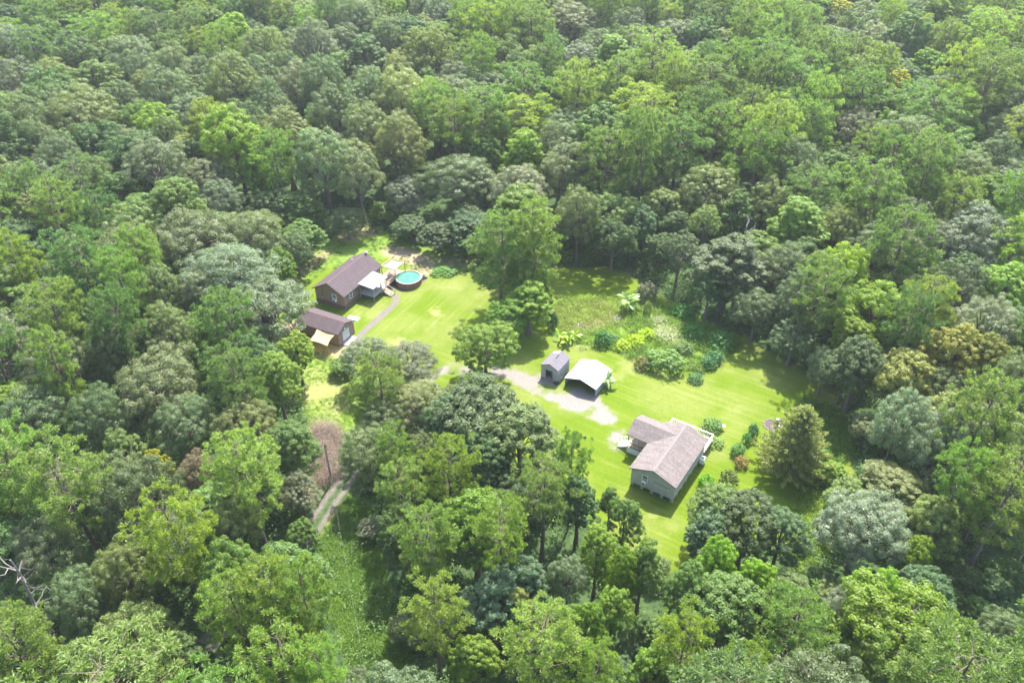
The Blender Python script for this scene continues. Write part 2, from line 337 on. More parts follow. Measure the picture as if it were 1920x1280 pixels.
def limb(nm, rng, a, b, r0, r1, n=5, sag=.1, m=0, k=5):
    a = np.array(a, float); b = np.array(b, float); t = np.linspace(0, 1, n)[:, None]; L = np.linalg.norm(b-a)
    P = a+(b-a)*t+rng.normal(size=(n, 3))*L*.035*np.sin(t*math.pi); P[:, 2] += sag*L*np.sin(t[:, 0]*math.pi)*.6
    nm.tube(P, np.linspace(r0, r1, n), k, m, cap=False)
def trunk(nm, rng, H, r, lean=.25, m=0, n=7, r1=.25):
    t = np.linspace(0, 1, n); P = np.stack([lean*np.cumsum(rng.normal(size=n))*.5*t, lean*np.cumsum(rng.normal(size=n))*.5*t, -.3+(H+.3)*t], 1)
    nm.tube(P, r*(1-t*(1-r1))*(1+.5*np.exp(-t*14)), 8, m); return P
def grow_oak(seed, R=5., H=15., leaf=.175, nl=27, ncl=9, nleaf=140, low=-.5, rzf=.42, lr=.29):
    rng = np.random.default_rng(seed); tr, cr = NM(), NM()
    zc, rz = H*(1-rzf*.98), H*rzf
    E = lobed_crown(cr, rng, R, zc, rz, nl, lr, ncl, nleaf, leaf, low)
    P = trunk(tr, rng, H*.55, .028*H, .3)
    for e in E:
        s = P[rng.integers(3, 7)]; limb(tr, rng, s, s+(e-s)*.95, .011*H, .05, 5, .12)
    for e in E:                                               # twigs inside the boughs
        for _ in range(3): limb(tr, rng, e, e+unit(rng.normal(size=3)+unit(e-np.array([0, 0, zc])))*R*.28, .05, .015, 3, .05, k=4)
    return tr, cr
def grow_broad(seed, R=4.2, H=16., leaf=.205, conical=.5, nl=30, ncl=9, nleaf=112):
    rng = np.random.default_rng(seed); tr, cr = NM(), NM()
    zc, rz = H*.56, H*.44
    prof = lambda t: 1.18-conical*max(0, t-.15)*1.0
    E = lobed_crown(cr, rng, R, zc, rz, nl, .285, ncl, nleaf, leaf, -.75, .75, .9, prof)
    P = trunk(tr, rng, H*.8, .022*H, .2)
    for e in E:
        s = P[int(np.clip(e[2]/(H*.8)*6-1.2, 1, 6))]; limb(tr, rng, s, e, .08, .03, 4, .05)
    return tr, cr
def grow_pine(seed, R=4.4, H=21., clear=.42, nb=48, tufts=8, blades=68, leaf=.33, wid=.105, puff=.56):
    rng = np.random.default_rng(seed); tr, cr = NM(), NM()
    P = trunk(tr, rng, H*.97, .0145*H+.05, .22, n=9, r1=.14)
    for i in range(nb):
        t = (i+.5)/nb; z = H*(clear+(.985-clear)*t**.9); s = np.array([np.interp(z, P[:, 2], P[:, 0]), np.interp(z, P[:, 2], P[:, 1]), z])
        az = i*2.399+rng.uniform(-.4, .4)
        prof = np.interp(t, [0, .12, .35, .6, .85, 1], [.55, .9, 1.0, .95, .72, .3])
        Lb = R*prof*rng.uniform(.72, 1.12); up = rng.uniform(-.08, .22)+.35*t
        e = s+np.array([math.cos(az)*Lb, math.sin(az)*Lb, Lb*up])
        limb(tr, rng, s, e, .03+.05*(1-t), .02, 4, .08, k=4)
        nt = max(2, int(tufts*prof*rng.uniform(.8, 1.2)))
        for j in range(nt):
            q = rng.uniform(.42, 1.05)**.8; c = s+(e-s)*q+rng.normal(size=3)*np.array([.55, .55, .28])*(.5+.6*q)*R/4.4
            n = int(blades*rng.uniform(.75, 1.25)); pr = puff*rng.uniform(.75, 1.25)
            v = unit(rng.normal(size=(n, 3))+np.array([0, 0, .45])+.35*unit(c-s))
            C = c+v*pr*rng.uniform(.35, .95, (n, 1)); side = unit(np.cross(v, rng.normal(size=(n, 3))))
            Nn = unit(side+.45*np.array([0, 0, 1.]))
            cards(cr, C, Nn, leaf*rng.uniform(.75, 1.25, n), wid/leaf, rng, 0, T=v)
    for i in range(9):                                        # bare dead stubs below the crown
        z = H*rng.uniform(.25, clear+.05); a = rng.uniform(0, 6.28); l = rng.uniform(.6, 1.8); c = np.array([np.interp(z, P[:, 2], P[:, 0]), np.interp(z, P[:, 2], P[:, 1]), z])
        limb(tr, rng, c, c+np.array([math.cos(a)*l, math.sin(a)*l, .15]), .04, .015, 3, .0, k=4)
    return tr, cr
def grow_cedar(seed, R=4.6, H=11.5):
    rng = np.random.default_rng(seed); tr, cr = NM(), NM(); P = trunk(tr, rng, H*.97, .22, .12)
    for i in range(150):
        t = ((i+.5)/150)**1.25; z = H*(.05+.93*t); az = i*2.399; Lb = R*(1-t)**.75*rng.uniform(.75, 1.12)+.25
        s = np.array([0, 0, z]); e = s+np.array([math.cos(az)*Lb, math.sin(az)*Lb, Lb*(.28+.3*t)])
        limb(tr, rng, s, e, .05, .015, 3, .03, k=4)
        n = int(190*(.35+Lb/R)); q = rng.uniform(.3, 1.04, (n, 1)); C = s+(e-s)*q+rng.normal(size=(n, 3))*.30*(1.15-q)*np.array([1, 1, .7])+rng.normal(size=(n, 3))*.14
        v = unit((e-s)/Lb+.6*rng.normal(size=(n, 3))+np.array([0, 0, .3])); cards(cr, C, unit(np.cross(v, rng.normal(size=(n, 3)))+np.array([0, 0, .4])), .36*rng.uniform(.6, 1.3, n), .42, rng, 0, T=v)
    return tr, cr
def grow_bush(seed, R=1., H=1.2, leaf=.15, nl=13, ncl=7, nleaf=30, m=0):
    rng = np.random.default_rng(seed); cr = NM()
    lobed_crown(cr, rng, R, H*.42, H*.6, nl, .36, ncl, nleaf, leaf, -.2, .55, 1.0)
    q = fib(70, rng); q = q[q[:, 2] > -.05]
    for d in q:                                               # loose shoots that break the outline
        n = 9; t = rng.uniform(.7, 1.32, (n, 1)); C = np.array([0, 0, H*.35])+d*np.array([R, R, H*.6])*t+rng.normal(size=(n, 3))*.05; cards(cr, C, unit(rng.normal(size=(n, 3))+d+np.array([0, 0, .3])), leaf*1.1, .45, rng)
    st = NM()
    for a in range(6): limb(st, rng, (0, 0, -.05), (math.cos(a*1.05)*R*.5, math.sin(a*1.05)*R*.5, H*.6), .035*R, .01, 4, .1, k=4)
    return st, cr
def grow_snag(seed, H=12., r=.2):
    rng = np.random.default_rng(seed); tr = NM(); P = trunk(tr, rng, H, r, .5, n=8, r1=.3)
    for i in range(13):
        z = rng.uniform(.35, .97)*H; a = i*2.4; l = rng.uniform(1.0, 3.4); c = np.array([np.interp(z, P[:, 2], P[:, 0]), np.interp(z, P[:, 2], P[:, 1]), z]); e = c+np.array([math.cos(a)*l, math.sin(a)*l, l*rng.uniform(.2, .7)])
        limb(tr, rng, c, e, .09, .03, 5, .1, k=5)
        for _ in range(3): q = c+(e-c)*rng.uniform(.4, .95); limb(tr, rng, q, q+rng.normal(size=3)*.8+np.array([0, 0, .4]), .035, .012, 3, .1, k=4)
    return tr
PROTO = {'oak': [], 'broad': [], 'pine': []}
def specimen(kind, tr, cr, R, H, leafmat):
    both = NM(); both.v = cr.v+tr.v; both.f = list(cr.f)+[(F+cr.n, 1) for F, _ in tr.f]
    PROTO[kind].append(dict(trunk=tr.mesh(kind+'_trunk', M_BARK, True), crown=cr.mesh(kind+'_crown', leafmat), whole=both.mesh(kind+'_tree', [leafmat, M_BARK]), R=R, H=H))
for s in range(4): specimen('oak', *grow_oak(100+s), 5., 15., M_LEAF)
specimen('oak', *grow_oak(110, R=5., H=13., rzf=.42, nl=29, leaf=.18), 5., 13., M_LEAF)
specimen('oak', *grow_oak(111, R=5., H=16., nl=24, lr=.29, nleaf=140, low=-.15, rzf=.30), 5., 16., M_LEAF)
for s in range(3): specimen('broad', *grow_broad(200+s), 4.2, 16., M_BROAD)
specimen('broad', *grow_broad(210, conical=.15, R=4.6, H=14, nl=31), 4.6, 14., M_BROAD)
specimen('broad', *grow_broad(211, conical=.75, R=3.6, H=17), 3.6, 17., M_BROAD)
for s in range(4): specimen('pine', *grow_pine(300+s), 4.4, 21., M_NEEDLE)
specimen('pine', *grow_pine(310, clear=.25, nb=58, R=4.2, H=19), 4.2, 19., M_NEEDLE)
specimen('pine', *grow_pine(311, clear=.58, nb=34, R=4.6, H=22, tufts=8), 4.6, 22., M_NEEDLE)

TONE = {  # leaf colours
    'og': (.132, .180, .072), 'os': (.155, .195, .104), 'od': (.088, .138, .048), 'ol': (.160, .208, .060),
    'pm': (.122, .196, .042), 'pb': (.165, .245, .048), 'pd': (.088, .152, .044), 'py': (.185, .255, .036),
    'bd': (.082, .142, .044), 'bm': (.116, .190, .040), 'bb': (.145, .235, .028), 'bt': (.088, .158, .072),
    'yy': (.165, .262, .018), 'yo': (.215, .240, .050), 'yb': (.280, .305, .018), 'gd': (.21, .185, .155), 'ow': (.165, .202, .122)}
TONE_WORD = {'og': 'grey-green', 'os': 'silvery grey-green', 'od': 'dark green', 'ol': 'pale olive', 'pm': 'mid-green', 'pb': 'bright green', 'pd': 'dark green', 'py': 'yellowish green',
             'bd': 'deep green', 'bm': 'fresh green', 'bb': 'vivid green', 'bt': 'blue-green', 'yy': 'lime-yellow', 'yo': 'orange-tinged yellow', 'yb': 'bright yellow', 'gd': 'half-dead grey-brown', 'ow': 'whitish grey'}
NAME = {'oak': 'oak_tree', 'broad': 'broadleaf_tree', 'pine': 'pine_tree'}
# trees one can pick out: kind, leaf tone, pixel of the crown's middle, crown radius in pixels of the 1920-wide photograph, height in metres (0 = usual), label
HAND = [
 ('pine','pb',1003,438,52,21,'tall bushy pine between the two lawns, right one of the close pair'), ('pine','pm',938,455,52,19,'tall bushy pine between the two lawns, left one of the close pair'),
 ('broad','yy',992,570,46,11,'bright green rounded tree just in front of the tall pine pair'), ('broad','bb',948,600,36,9,'low green tree filling the gap between the pine pair and gravel drive'), ('broad','bb',1012,540,26,12,'small bright tree tucked against the right foot of the pine pair'),
 ('broad','bb',910,648,56,11,'round fresh green tree beside the gravel drive left of the shed'),
 ('oak','os',690,668,54,9,'silvery oak right in front of the brown garage, left one of its pair'), ('oak','os',765,678,56,9,'silvery oak hiding the drive end below the upper lawn'),
 ('pine','pb',714,712,50,15,'bright green pine in front of the silvery oaks by the garage'), ('oak','ol',785,762,62,11,None), ('oak','og',722,795,52,11,None),
 ('broad','yy',556,662,38,11,'lime-yellow tree beside the tan shade sail of the garage'), ('broad','bb',520,715,42,14,None),
 ('oak','og',372,452,88,16,None), ('oak','og',470,440,62,15,None), ('oak','os',430,510,85,16,None), ('oak','os',495,575,82,14,'silvery oak overhanging the left end of the brown garage'), ('oak','og',400,545,60,14,None),
 ('pine','pm',260,478,45,19,None), ('pine','pm',418,602,58,18,None), ('pine','pd',150,490,60,21,None), ('pine','pm',225,530,50,20,None), ('pine','pd',220,602,55,20,None), ('pine','pm',100,590,60,20,None), ('pine','py',32,492,40,20,None), ('pine','pm',105,395,45,20,None), ('oak','ol',310,622,62,15,None),
 ('oak','og',605,295,60,21,'tall grey-green oak with bare forked trunk behind the brown house'), ('oak','og',672,325,48,18,'tall narrow oak with bare trunk behind the brown house ridge'), ('oak','ol',750,270,58,20,None), ('oak','og',862,330,72,15,None), ('broad','yy',480,330,34,15,'lime-yellow tree glowing among grey oaks behind the upper clearing'), ('oak','os',390,335,50,15,None), ('oak','os',415,372,40,13,None), ('broad','bm',560,390,48,9,None), ('broad','bd',505,385,40,10,None),
 ('broad','bd',770,425,34,6,None), ('broad','bm',715,395,20,6,None), ('broad','bd',880,430,50,9,None), ('broad','bd',820,440,40,7,None),
 ('oak','og',100,690,60,15,None), ('pine','pm',100,680,44,20,None), ('oak','og',300,722,85,15,None), ('pine','pm',450,715,50,18,None), ('oak','og',350,795,66,14,None), ('oak','od',62,790,62,14,None), ('oak','od',190,780,62,14,None), ('oak','od',215,660,60,14,None),
 ('pine','pm',125,905,75,20,None), ('broad','bm',235,860,46,13,None), ('broad','yb',300,890,32,12,'yellow and green tree beside the grey half-dead tree'), ('oak','gd',368,888,34,11,'grey half-dead tree with sparse leaves and bare twigs'), ('pine','pb',462,890,74,20,None), ('broad','bm',545,845,50,13,None), ('pine','py',335,1010,70,21,None), ('oak','ol',430,985,58,14,None), ('oak','og',80,1030,66,14,None), ('oak','ol',240,1070,66,14,None), ('oak','og',150,1125,56,13,None), ('oak','ol',255,1200,78,14,None), ('pine','pb',30,1215,70,18,None), ('pine','pb',20,870,60,20,None),
 ('pine','pb',515,1128,70,20,None), ('pine','pb',572,1130,50,20,None), ('pine','pb',450,1150,66,18,None), ('pine','pb',530,1240,80,18,None), ('pine','pb',600,1265,48,17,None), ('broad','bd',350,1235,46,10,None),
 ('pine','pb',750,915,48,13,None), ('pine','pb',795,1015,58,16,None), ('pine','pb',815,1150,56,16,None), ('oak','og',690,845,56,12,None), ('pine','pm',742,850,34,15,None), ('oak','og',800,855,40,12,None),
 ('broad','og',900,785,86,17,'big dark glossy magnolia-like tree rising over the lower lawn'), ('broad','og',975,830,74,16,None), ('broad','od',850,800,56,15,None), ('pine','py',840,880,58,17,'pine with bare crooked lower branches below the dark glossy tree'), ('pine','py',940,1010,62,18,None), ('pine','pm',1020,925,54,17,None), ('broad','bt',930,1130,72,12,None), ('broad','bm',570,1010,34,8,'small green tree at the bend of the two-rut track'),
 ('pine','pm',1075,868,38,16,None), ('broad','bd',1085,945,40,13,None), ('broad','bm',1145,945,24,8,None), ('broad','bm',1170,980,36,11,None), ('broad','bb',1120,1040,42,13,None), ('broad','yy',1160,1080,30,14,None), ('broad','bm',1205,1070,42,14,None), ('oak','os',1065,1080,38,11,None), ('broad','bd',1800,1085,36,5,None), ('broad','bd',1862,1105,38,5,None), ('broad','bm',1830,1150,36,5,None), ('broad','bd',1895,1160,34,5,None), ('broad','bd',1905,1085,34,6,None), ('broad','bm',1775,1130,30,5,None), ('broad','yy',1038,1090,18,8,None), ('broad','bt',980,1095,54,12,None), ('broad','yo',975,1140,36,11,'brownish orange tree among the pines below the glossy tree'), ('pine','pb',1010,1215,82,18,None), ('broad','bb',1100,1190,42,15,None), ('pine','pb',1120,1262,50,16,None), ('broad','bb',885,1240,46,10,None), ('broad','bb',1150,1150,40,12,None),
 ('broad','bm',1345,960,62,12,None), ('broad','od',1400,985,66,13,None), ('broad','bd',1465,1010,56,12,None), ('broad','od',1330,1010,50,11,None), ('broad','yy',1350,1060,36,13,None), ('broad','yy',1415,1100,44,13,None), ('broad','bm',1360,1150,84,14,None), ('broad','bm',1290,1110,44,13,None), ('pine','py',1280,1215,52,17,None), ('pine','pb',1490,1180,72,17,None), ('pine','py',1400,1265,56,15,None), ('broad','bb',1230,1265,50,12,None),
 ('oak','ow',1620,985,88,12,'big round whitish grey tree right of the lower lawn tip'), ('broad','ol',1752,985,50,12,None), ('broad','yy',1720,1050,34,10,None), ('broad','yy',1690,1200,112,15,'large lime-yellow tree at the lower right, widest yellow crown'), ('oak','ow',1590,1150,48,11,None), ('broad','yy',1640,1130,46,12,None), ('oak','og',1880,1190,48,10,None),
 ('oak','os',1690,790,58,16,None), ('oak','os',1760,830,60,16,None), ('pine','pm',1845,780,74,22,None), ('broad','yo',1785,672,66,17,'broad orange-tinged yellow tree at the right of the lower clearing'), ('broad','yo',1690,715,58,15,None), ('broad','yo',1840,690,50,16,None), ('broad','od',1610,690,58,15,None), ('pine','pb',1885,935,70,20,None), ('oak','og',1900,720,54,16,None), ('pine','pm',1800,900,55,19,None), ('oak','og',1860,850,50,15,None), ('broad','yy',1565,885,26,4,'lime-green low bushy tree at the foot of the conical cedar'),
 ('broad','od',1365,500,70,16,'broad dark green dome-shaped tree at the garden end of the wood'), ('broad','yy',1635,590,62,15,'bright lime-yellow tree on the wood edge right of the garden'), ('pine','pm',1545,545,58,19,None), ('broad','yy',1575,520,50,17,None), ('broad','yy',1880,545,54,15,'lime-yellow tree at the right edge above the orange-tinged tree'), ('broad','bb',1500,430,60,17,None), ('pine','pm',1690,455,68,21,None), ('oak','os',1830,440,72,17,None), ('oak','od',1800,535,50,15,None), ('broad','yy',1570,350,34,17,None), ('pine','pm',1635,360,62,21,None), ('broad','yy',1850,375,42,15,None), ('oak','ol',1330,355,70,16,None), ('oak','ol',1325,425,34,13,None), ('oak','ol',1435,375,50,15,None),
 ('pine','pm',1140,295,58,22,None), ('pine','pm',1270,272,58,22,None), ('pine','pm',1340,255,46,22,None), ('pine','pm',1420,295,50,22,None), ('oak','og',1070,312,56,18,None), ('broad','yy',985,300,46,19,None), ('broad','bt',1200,425,30,12,'narrow blue-green tree at the shaded back of the meadow'), ('oak','od',1275,475,40,12,None), ('broad','bd',1150,450,42,12,None), ('oak','og',1085,400,50,17,None), ('broad','bd',1235,465,34,9,None), ('oak','od',1420,580,52,10,None), ('oak','od',1490,630,46,9,None), ('oak','og',1550,685,42,9,None), ('broad','bd',1330,545,40,11,None), ('oak','od',1500,560,50,14,None), ('oak','od',1590,690,40,11,None),
 ('pine','pm',1515,245,44,22,None), ('oak','os',1605,245,46,16,None), ('pine','pm',1672,298,42,21,None), ('broad','yb',1678,165,30,15,'bright yellow tree far up in the right of the forest'), ('broad','yy',1738,128,40,16,None), ('pine','pm',1615,182,44,22,None), ('broad','bb',1820,262,26,15,'vivid green tree alone among dark crowns near the right edge'), ('broad','yb',1568,22,28,15,'bright yellow tree at the top edge of the forest'), ('oak','ow',1085,115,46,16,'whitish grey crown high up in the middle of the forest'), ('broad','yy',740,28,26,16,None), ('broad','yy',480,330,10,15,None),
 ('broad','yo',1360,90,34,15,None), ('oak','og',1260,70,48,17,None), ('oak','og',1070,40,56,18,None), ('broad','bm',135,60,34,17,None), ('oak','od',640,80,42,17,None), ('oak','ol',1640,1240,50,11,None)]
SEEN = [  # what the photograph shows bare of trees: the clearings, the drive, the track and the strip of vines
 [(545,520),(560,490),(610,460),(655,430),(690,432),(720,468),(790,482),(880,486),(905,505),(908,560),(880,600),(850,650),(845,680),(815,690),(795,660),(750,640),(700,632),(668,648),(640,655),(600,655),(580,610)],
 [(1035,525),(1080,512),(1150,520),(1215,545),(1280,592),(1370,630),(1420,660),(1500,712),(1545,765),(1560,830),(1560,905),(1500,970),(1440,965),(1400,900),(1345,895),(1300,950),(1275,1040),(1240,1042),(1195,960),(1130,905),(1100,850),(1060,800),(1000,752),(940,738),(850,728),(815,716),(805,700),(860,690),(950,692),(1010,650),(1030,600)],
 [(572,690),(605,680),(625,715),(645,765),(600,785),(578,770)], [(585,972),(645,885),(660,905),(605,995)], [(612,1000),(655,965),(675,1010),(695,1090),(725,1180),(755,1275),(700,1275),(660,1150),(625,1060)], [(585,800),(640,800),(640,880),(600,900)], [(1785,1060),(1915,1045),(1915,1180),(1800,1175)], [(5,1035),(95,1050),(80,1150),(45,1145)], [(45,830),(85,850),(90,890),(70,890)], [(1490,985),(1545,955),(1560,1040),(1530,1100),(1500,1080)], [(1385,410),(1420,400),(1420,470),(1395,470)]]
SEEN = [np.array(q, float) for q in SEEN]
BASE_OFF = [LAWN_A, LAWN_B, GARDEN]
TREES = []                                                    # (kind, tone, base x, y, crown radius, height, label, hand)
for kind, tone, px, py, r, h, lab in HAND:
    h = h or {'pine': 20, 'oak': 15, 'broad': 15}[kind]; zc = h*{'pine': .72, 'oak': .66, 'broad': .58}[kind]
    p = at(px, py, zc); _, dep = to_px(p); TREES.append((kind, tone, p[0], p[1], r*dep[0]/FPX, h, lab, True))
def crown_px(x, y, R, h):
    q = [(x, y, h), (x-R, y, h*.62), (x+R, y, h*.62), (x, y, h*.62), (x-R*.7, y, h*.85), (x+R*.7, y, h*.85), (x, y-R, h*.5), (x-R*.7, y-R*.5, h*.4), (x+R*.7, y-R*.5, h*.4), (x, y, h*.2)]
    return to_px(q)[0]
def clear_of_seen(x, y, R, h):
    q = crown_px(x, y, R, h); return not any(inside(q, s).any() for s in SEEN)
LIT = [ground_poly(q) for q in ([(590, 520), (660, 465), (740, 470), (800, 490), (880, 520), (880, 600), (800, 660), (640, 650), (585, 600)], [(1060, 575), (1180, 570), (1290, 615), (1370, 690), (1460, 730), (1520, 790), (1530, 900), (1290, 1010), (1100, 850), (960, 715), (1030, 640)],
       [(570, 690), (610, 680), (645, 760), (590, 790)], [(610, 1030), (670, 1050), (705, 1180), (690, 1280), (650, 1180)])]
def shades(x, y, R, h, kind):                                 # would this tree throw its shadow on ground that lies in the sun?
    zc = h*{'pine': .72, 'oak': .66, 'broad': .58}[kind]; q = []
    for z in (zc, h*.92):
        c = np.array([x-SDIR.x/SDIR.z*z, y-SDIR.y/SDIR.z*z]); q += [c]+([c+R*.75*np.array(d) for d in ((1, 0), (-1, 0), (0, 1), (0, -1))] if z == zc else [])
    q = np.array(q); return sum(int(inside(q, p).sum()) for p in LIT)
for t in TREES:
    if shades(t[2], t[3], t[4], t[5], t[0]) > 1: print('SHADES', t[0], t[1], [round(v, 1) for v in t[2:6]], to_px((t[2], t[3], t[5]*.65))[0].round(), shades(t[2], t[3], t[4], t[5], t[0]), t[6])
trng = np.random.default_rng(11)
HQ, HD = to_px([(t[2], t[3], t[5]*.66) for t in TREES]); HR = np.array([t[4] for t in TREES])*FPX/HD; HY = np.array([t[3] for t in TREES])
def hides(x, y, R, h):                                        # would it stand before a tree the photograph shows clearly?
    q, d = to_px((x, y, h*.66)); return bool(((np.hypot(HQ[:, 0]-q[0, 0], HQ[:, 1]-q[0, 1]) < .72*HR+.45*R*FPX/d[0]) & (y < HY-.5)).any())
TX = np.array([(t[2], t[3], t[4], t[5]) for t in TREES])
def fill(n, rlo, rhi, overlap, tall, ymax, small):
    global TX
    for _ in range(n):
        y = 30+(ymax-30)*trng.uniform()**.8; hw = (math.hypot(y, CAMH-12))*960/FPX*1.0+3
        x = trng.uniform(-hw, hw); R = trng.uniform(rlo, rhi)
        if y > 140: R = (5.0+2.6*trng.uniform() if rlo > 4 else 3.8+1.4*trng.uniform())
        d = np.hypot(TX[:, 0]-x, TX[:, 1]-y)
        if (d < overlap*(TX[:, 2]+R)).any(): continue
        P1 = np.array([[x, y]])
        n1, n2 = fbm(P1, 38, 70)[0]+trng.normal()*.13, fbm(P1, 30, 90)[0]+trng.normal()*.12
        far = y > 150
        if n1 > (.49 if y < 150 else .585): kind = 'pine'
        elif trng.uniform() < .56: kind = 'oak'
        else: kind = 'broad'
        if small: kind = 'oak' if trng.uniform() < .45 else 'broad'
        h = {'pine': 20, 'oak': 15, 'broad': 15.5}[kind]*trng.uniform(.82, 1.2)*(1.08 if far else 1)
        if kind != 'pine' and not small: h *= max(.9, min(1.25, (R/5.2)**.7))
        if small: h = R*trng.uniform(2.0, 2.9)
        if any(sdf(P1, b)[0] > -R*.15 for b in BASE_OFF): continue
        if not clear_of_seen(x, y, R, h):
            h *= .62; R *= .8
            if kind == 'pine': kind = 'broad'
            if not clear_of_seen(x, y, R, h): continue
        if hides(x, y, R, h):
            h *= .62; R *= .8
            if kind == 'pine': kind = 'broad'
            if hides(x, y, R, h): continue
        if shades(x, y, R, h, kind):
            h *= .6
            if kind == 'pine': kind = 'broad'
            if shades(x, y, R, h, kind): continue
        u = trng.uniform()
        if kind == 'pine': tone = ('pm' if u < .55 else 'pd' if u < .75 else 'pb' if u < .93 else 'py')
        elif kind == 'oak': tone = ('og' if u < .48 else 'os' if u < .58 else 'od' if u < .72 else 'ol')
        else: tone = ('bm' if u < .38 else 'bd' if u < .6 else 'ol' if u < .8 else 'bb' if u < .92 else 'yy')
        if kind == 'broad' and small and tone == 'yy': tone = 'bm'
        TREES.append((kind, tone, x, y, R, h, None, False)); TX = np.vstack([TX, (x, y, R, h)])
fill(9000, 4.6, 6.8, .68, True, 312, False)
fill(7000, 3.4, 5.0, .66, True, 312, False)
fill(5000, 2.0, 3.2, .74, False, 150, True)

# ---- labels: what sets a tree apart is its look, then the landmark it stands by and its rank outward from it
LM = [('the brown house', 655, 520), ('the round pool', 766, 520), ('the tan shade sail', 605, 635), ('the tall pine pair', 963, 445), ('the shaded meadow', 1100, 520), ('the tall banana plant', 1180, 560), ('the grey shed', 1040, 685), ('the white-roofed carport', 1103, 700),
      ('the grey house', 1250, 855), ('the conical cedar', 1490, 815), ('the two-rut track', 620, 940), ('the strip of vines', 690, 1120), ('the bare white snag', 40, 1095), ('the grey half-dead tree', 368, 888), ('the big glossy magnolia-like tree', 900, 785),
      ('the whitish round tree', 1620, 985), ('the big lime-yellow tree', 1690, 1190), ('the orange-tinged tree', 1785, 672), ('the wood-edge lime tree', 1635, 590), ('the far bright yellow tree', 1678, 165), ('the whitish crown high up', 1085, 115), ('the upper clearing lime tree', 480, 330),
      ("the photo's upper left corner", 0, 0), ("the photo's upper right corner", 1920, 0), ("the photo's lower left corner", 0, 1280), ("the photo's lower right corner", 1920, 1280), ('the top edge middle', 960, 0), ("the photo's left edge", 0, 640), ("the photo's right edge", 1920, 640), ('the bottom edge middle', 960, 1280)]
LMP = np.array([(a, b) for _, a, b in LM], float)
ORD = ['', 'second ', 'third ', 'fourth ', 'fifth ', 'sixth ', 'seventh ', 'eighth ', 'ninth ', 'tenth ']+[f'{i}th ' for i in range(11, 60)]
cand = {}
for i, (kind, tone, x, y, R, h, lab, hand) in enumerate(TREES):
    if lab: continue
    q = to_px((x, y, h*.7))[0][0]; d = np.hypot((LMP[:, 0]-q[0]), (LMP[:, 1]-q[1])*1.3); k = int(d.argmin()); dx, dy = q-LMP[k]
    rel = ('left of' if dx < 0 else 'right of') if abs(dx) > abs(dy)*1.6 else ('above' if dy < 0 else 'below') if abs(dy) > abs(dx)*1.6 else (('upper' if dy < 0 else 'lower')+(' left of' if dx < 0 else ' right of'))
    size = 'small ' if R < 3 else 'broad ' if R > 5.6 else ''
    cand.setdefault((size, tone, kind, k, rel), []).append((d[k], i))
LAB = {}
for (size, tone, kind, k, rel), L_ in cand.items():
    for j, (_, i) in enumerate(sorted(L_)):
        word = {'pine': 'pine', 'oak': 'oak', 'broad': 'leafy tree'}[kind]
        tail = '' if len(L_) == 1 else f', {ORD[j]}from it' if j else ', first from it'
        LAB[i] = f'{size}{TONE_WORD[tone]} {word} {rel} {LM[k][0]}{tail}'.strip()
GRP = {'pine': 'pines of the forest', 'oak': 'oaks of the forest', 'broad': 'leafy trees of the forest'}
for i, (kind, tone, x, y, R, h, lab, hand) in enumerate(TREES):
    rr = random.Random(i*7+3); ps = PROTO[kind]
    p = ps[rr.randrange(len(ps))] if not (kind == 'pine' and hand and i < 2 or tone == 'ow') else ps[4]
    sx, sz = R/p['R'], h/p['H']; c = np.array(TONE[tone])*rr.uniform(.85, 1.18)*np.array([rr.uniform(.9, 1.12), 1, rr.uniform(.85, 1.15)])
    q, dep = to_px((x, y, h*.7)); big = R*FPX/dep[0] > 38
    nm_ = NAME[kind]; lab = lab or LAB[i]
    if big:
        o = thing(nm_, lab, nm_.replace('_', ' '), (x, y, 0), rr.uniform(0, 6.28), GRP[kind]); o.scale = (sx*rr.uniform(.88, 1.12), sx*rr.uniform(.88, 1.12), sz)
        link('trunk', p['trunk'], o); cr = link('crown', p['crown'], o); cr.color = (*c, 1)
    else:
        o = link(nm_, p['whole']); o.location = (x, y, 0); o.rotation_euler = (rr.uniform(-.04, .04), rr.uniform(-.04, .04), rr.uniform(0, 6.28)); o.scale = (sx*rr.uniform(.85, 1.15), sx*rr.uniform(.85, 1.15), sz); o.color = (*c, 1)
        tag(o, lab, nm_.replace('_', ' '), GRP[kind])
_q, _ = to_px([(t[2], t[3], t[5]*.8) for t in TREES]); _in = (_q[:, 0] > 0) & (_q[:, 0] < 1920) & (_q[:, 1] > 0) & (_q[:, 1] < 1280)
print('IN FRAME', {k: sum(1 for t, i in zip(TREES, _in) if t[0] == k and i) for k in GRP})
print('TREES', len(TREES), {k: sum(1 for t in TREES if t[0] == k) for k in GRP})
# ------------------------------------------------------------------ summer air: one even haze round everything
hz = NM().box(-620, 620, -60, 760, -1.6, CAMH+6).mesh('haze', [])
m, nt, N, L, out = mat('haze_air'); pv = N('ShaderNodeVolumePrincipled'); pv.inputs['Density'].default_value = .00013; pv.inputs['Color'].default_value = (.90, .95, 1, 1); pv.inputs['Anisotropy'].default_value = .2
L(pv.outputs[0], out.inputs['Volume']); hz.materials.append(m)
tag(link('haze', hz), kind='stuff')
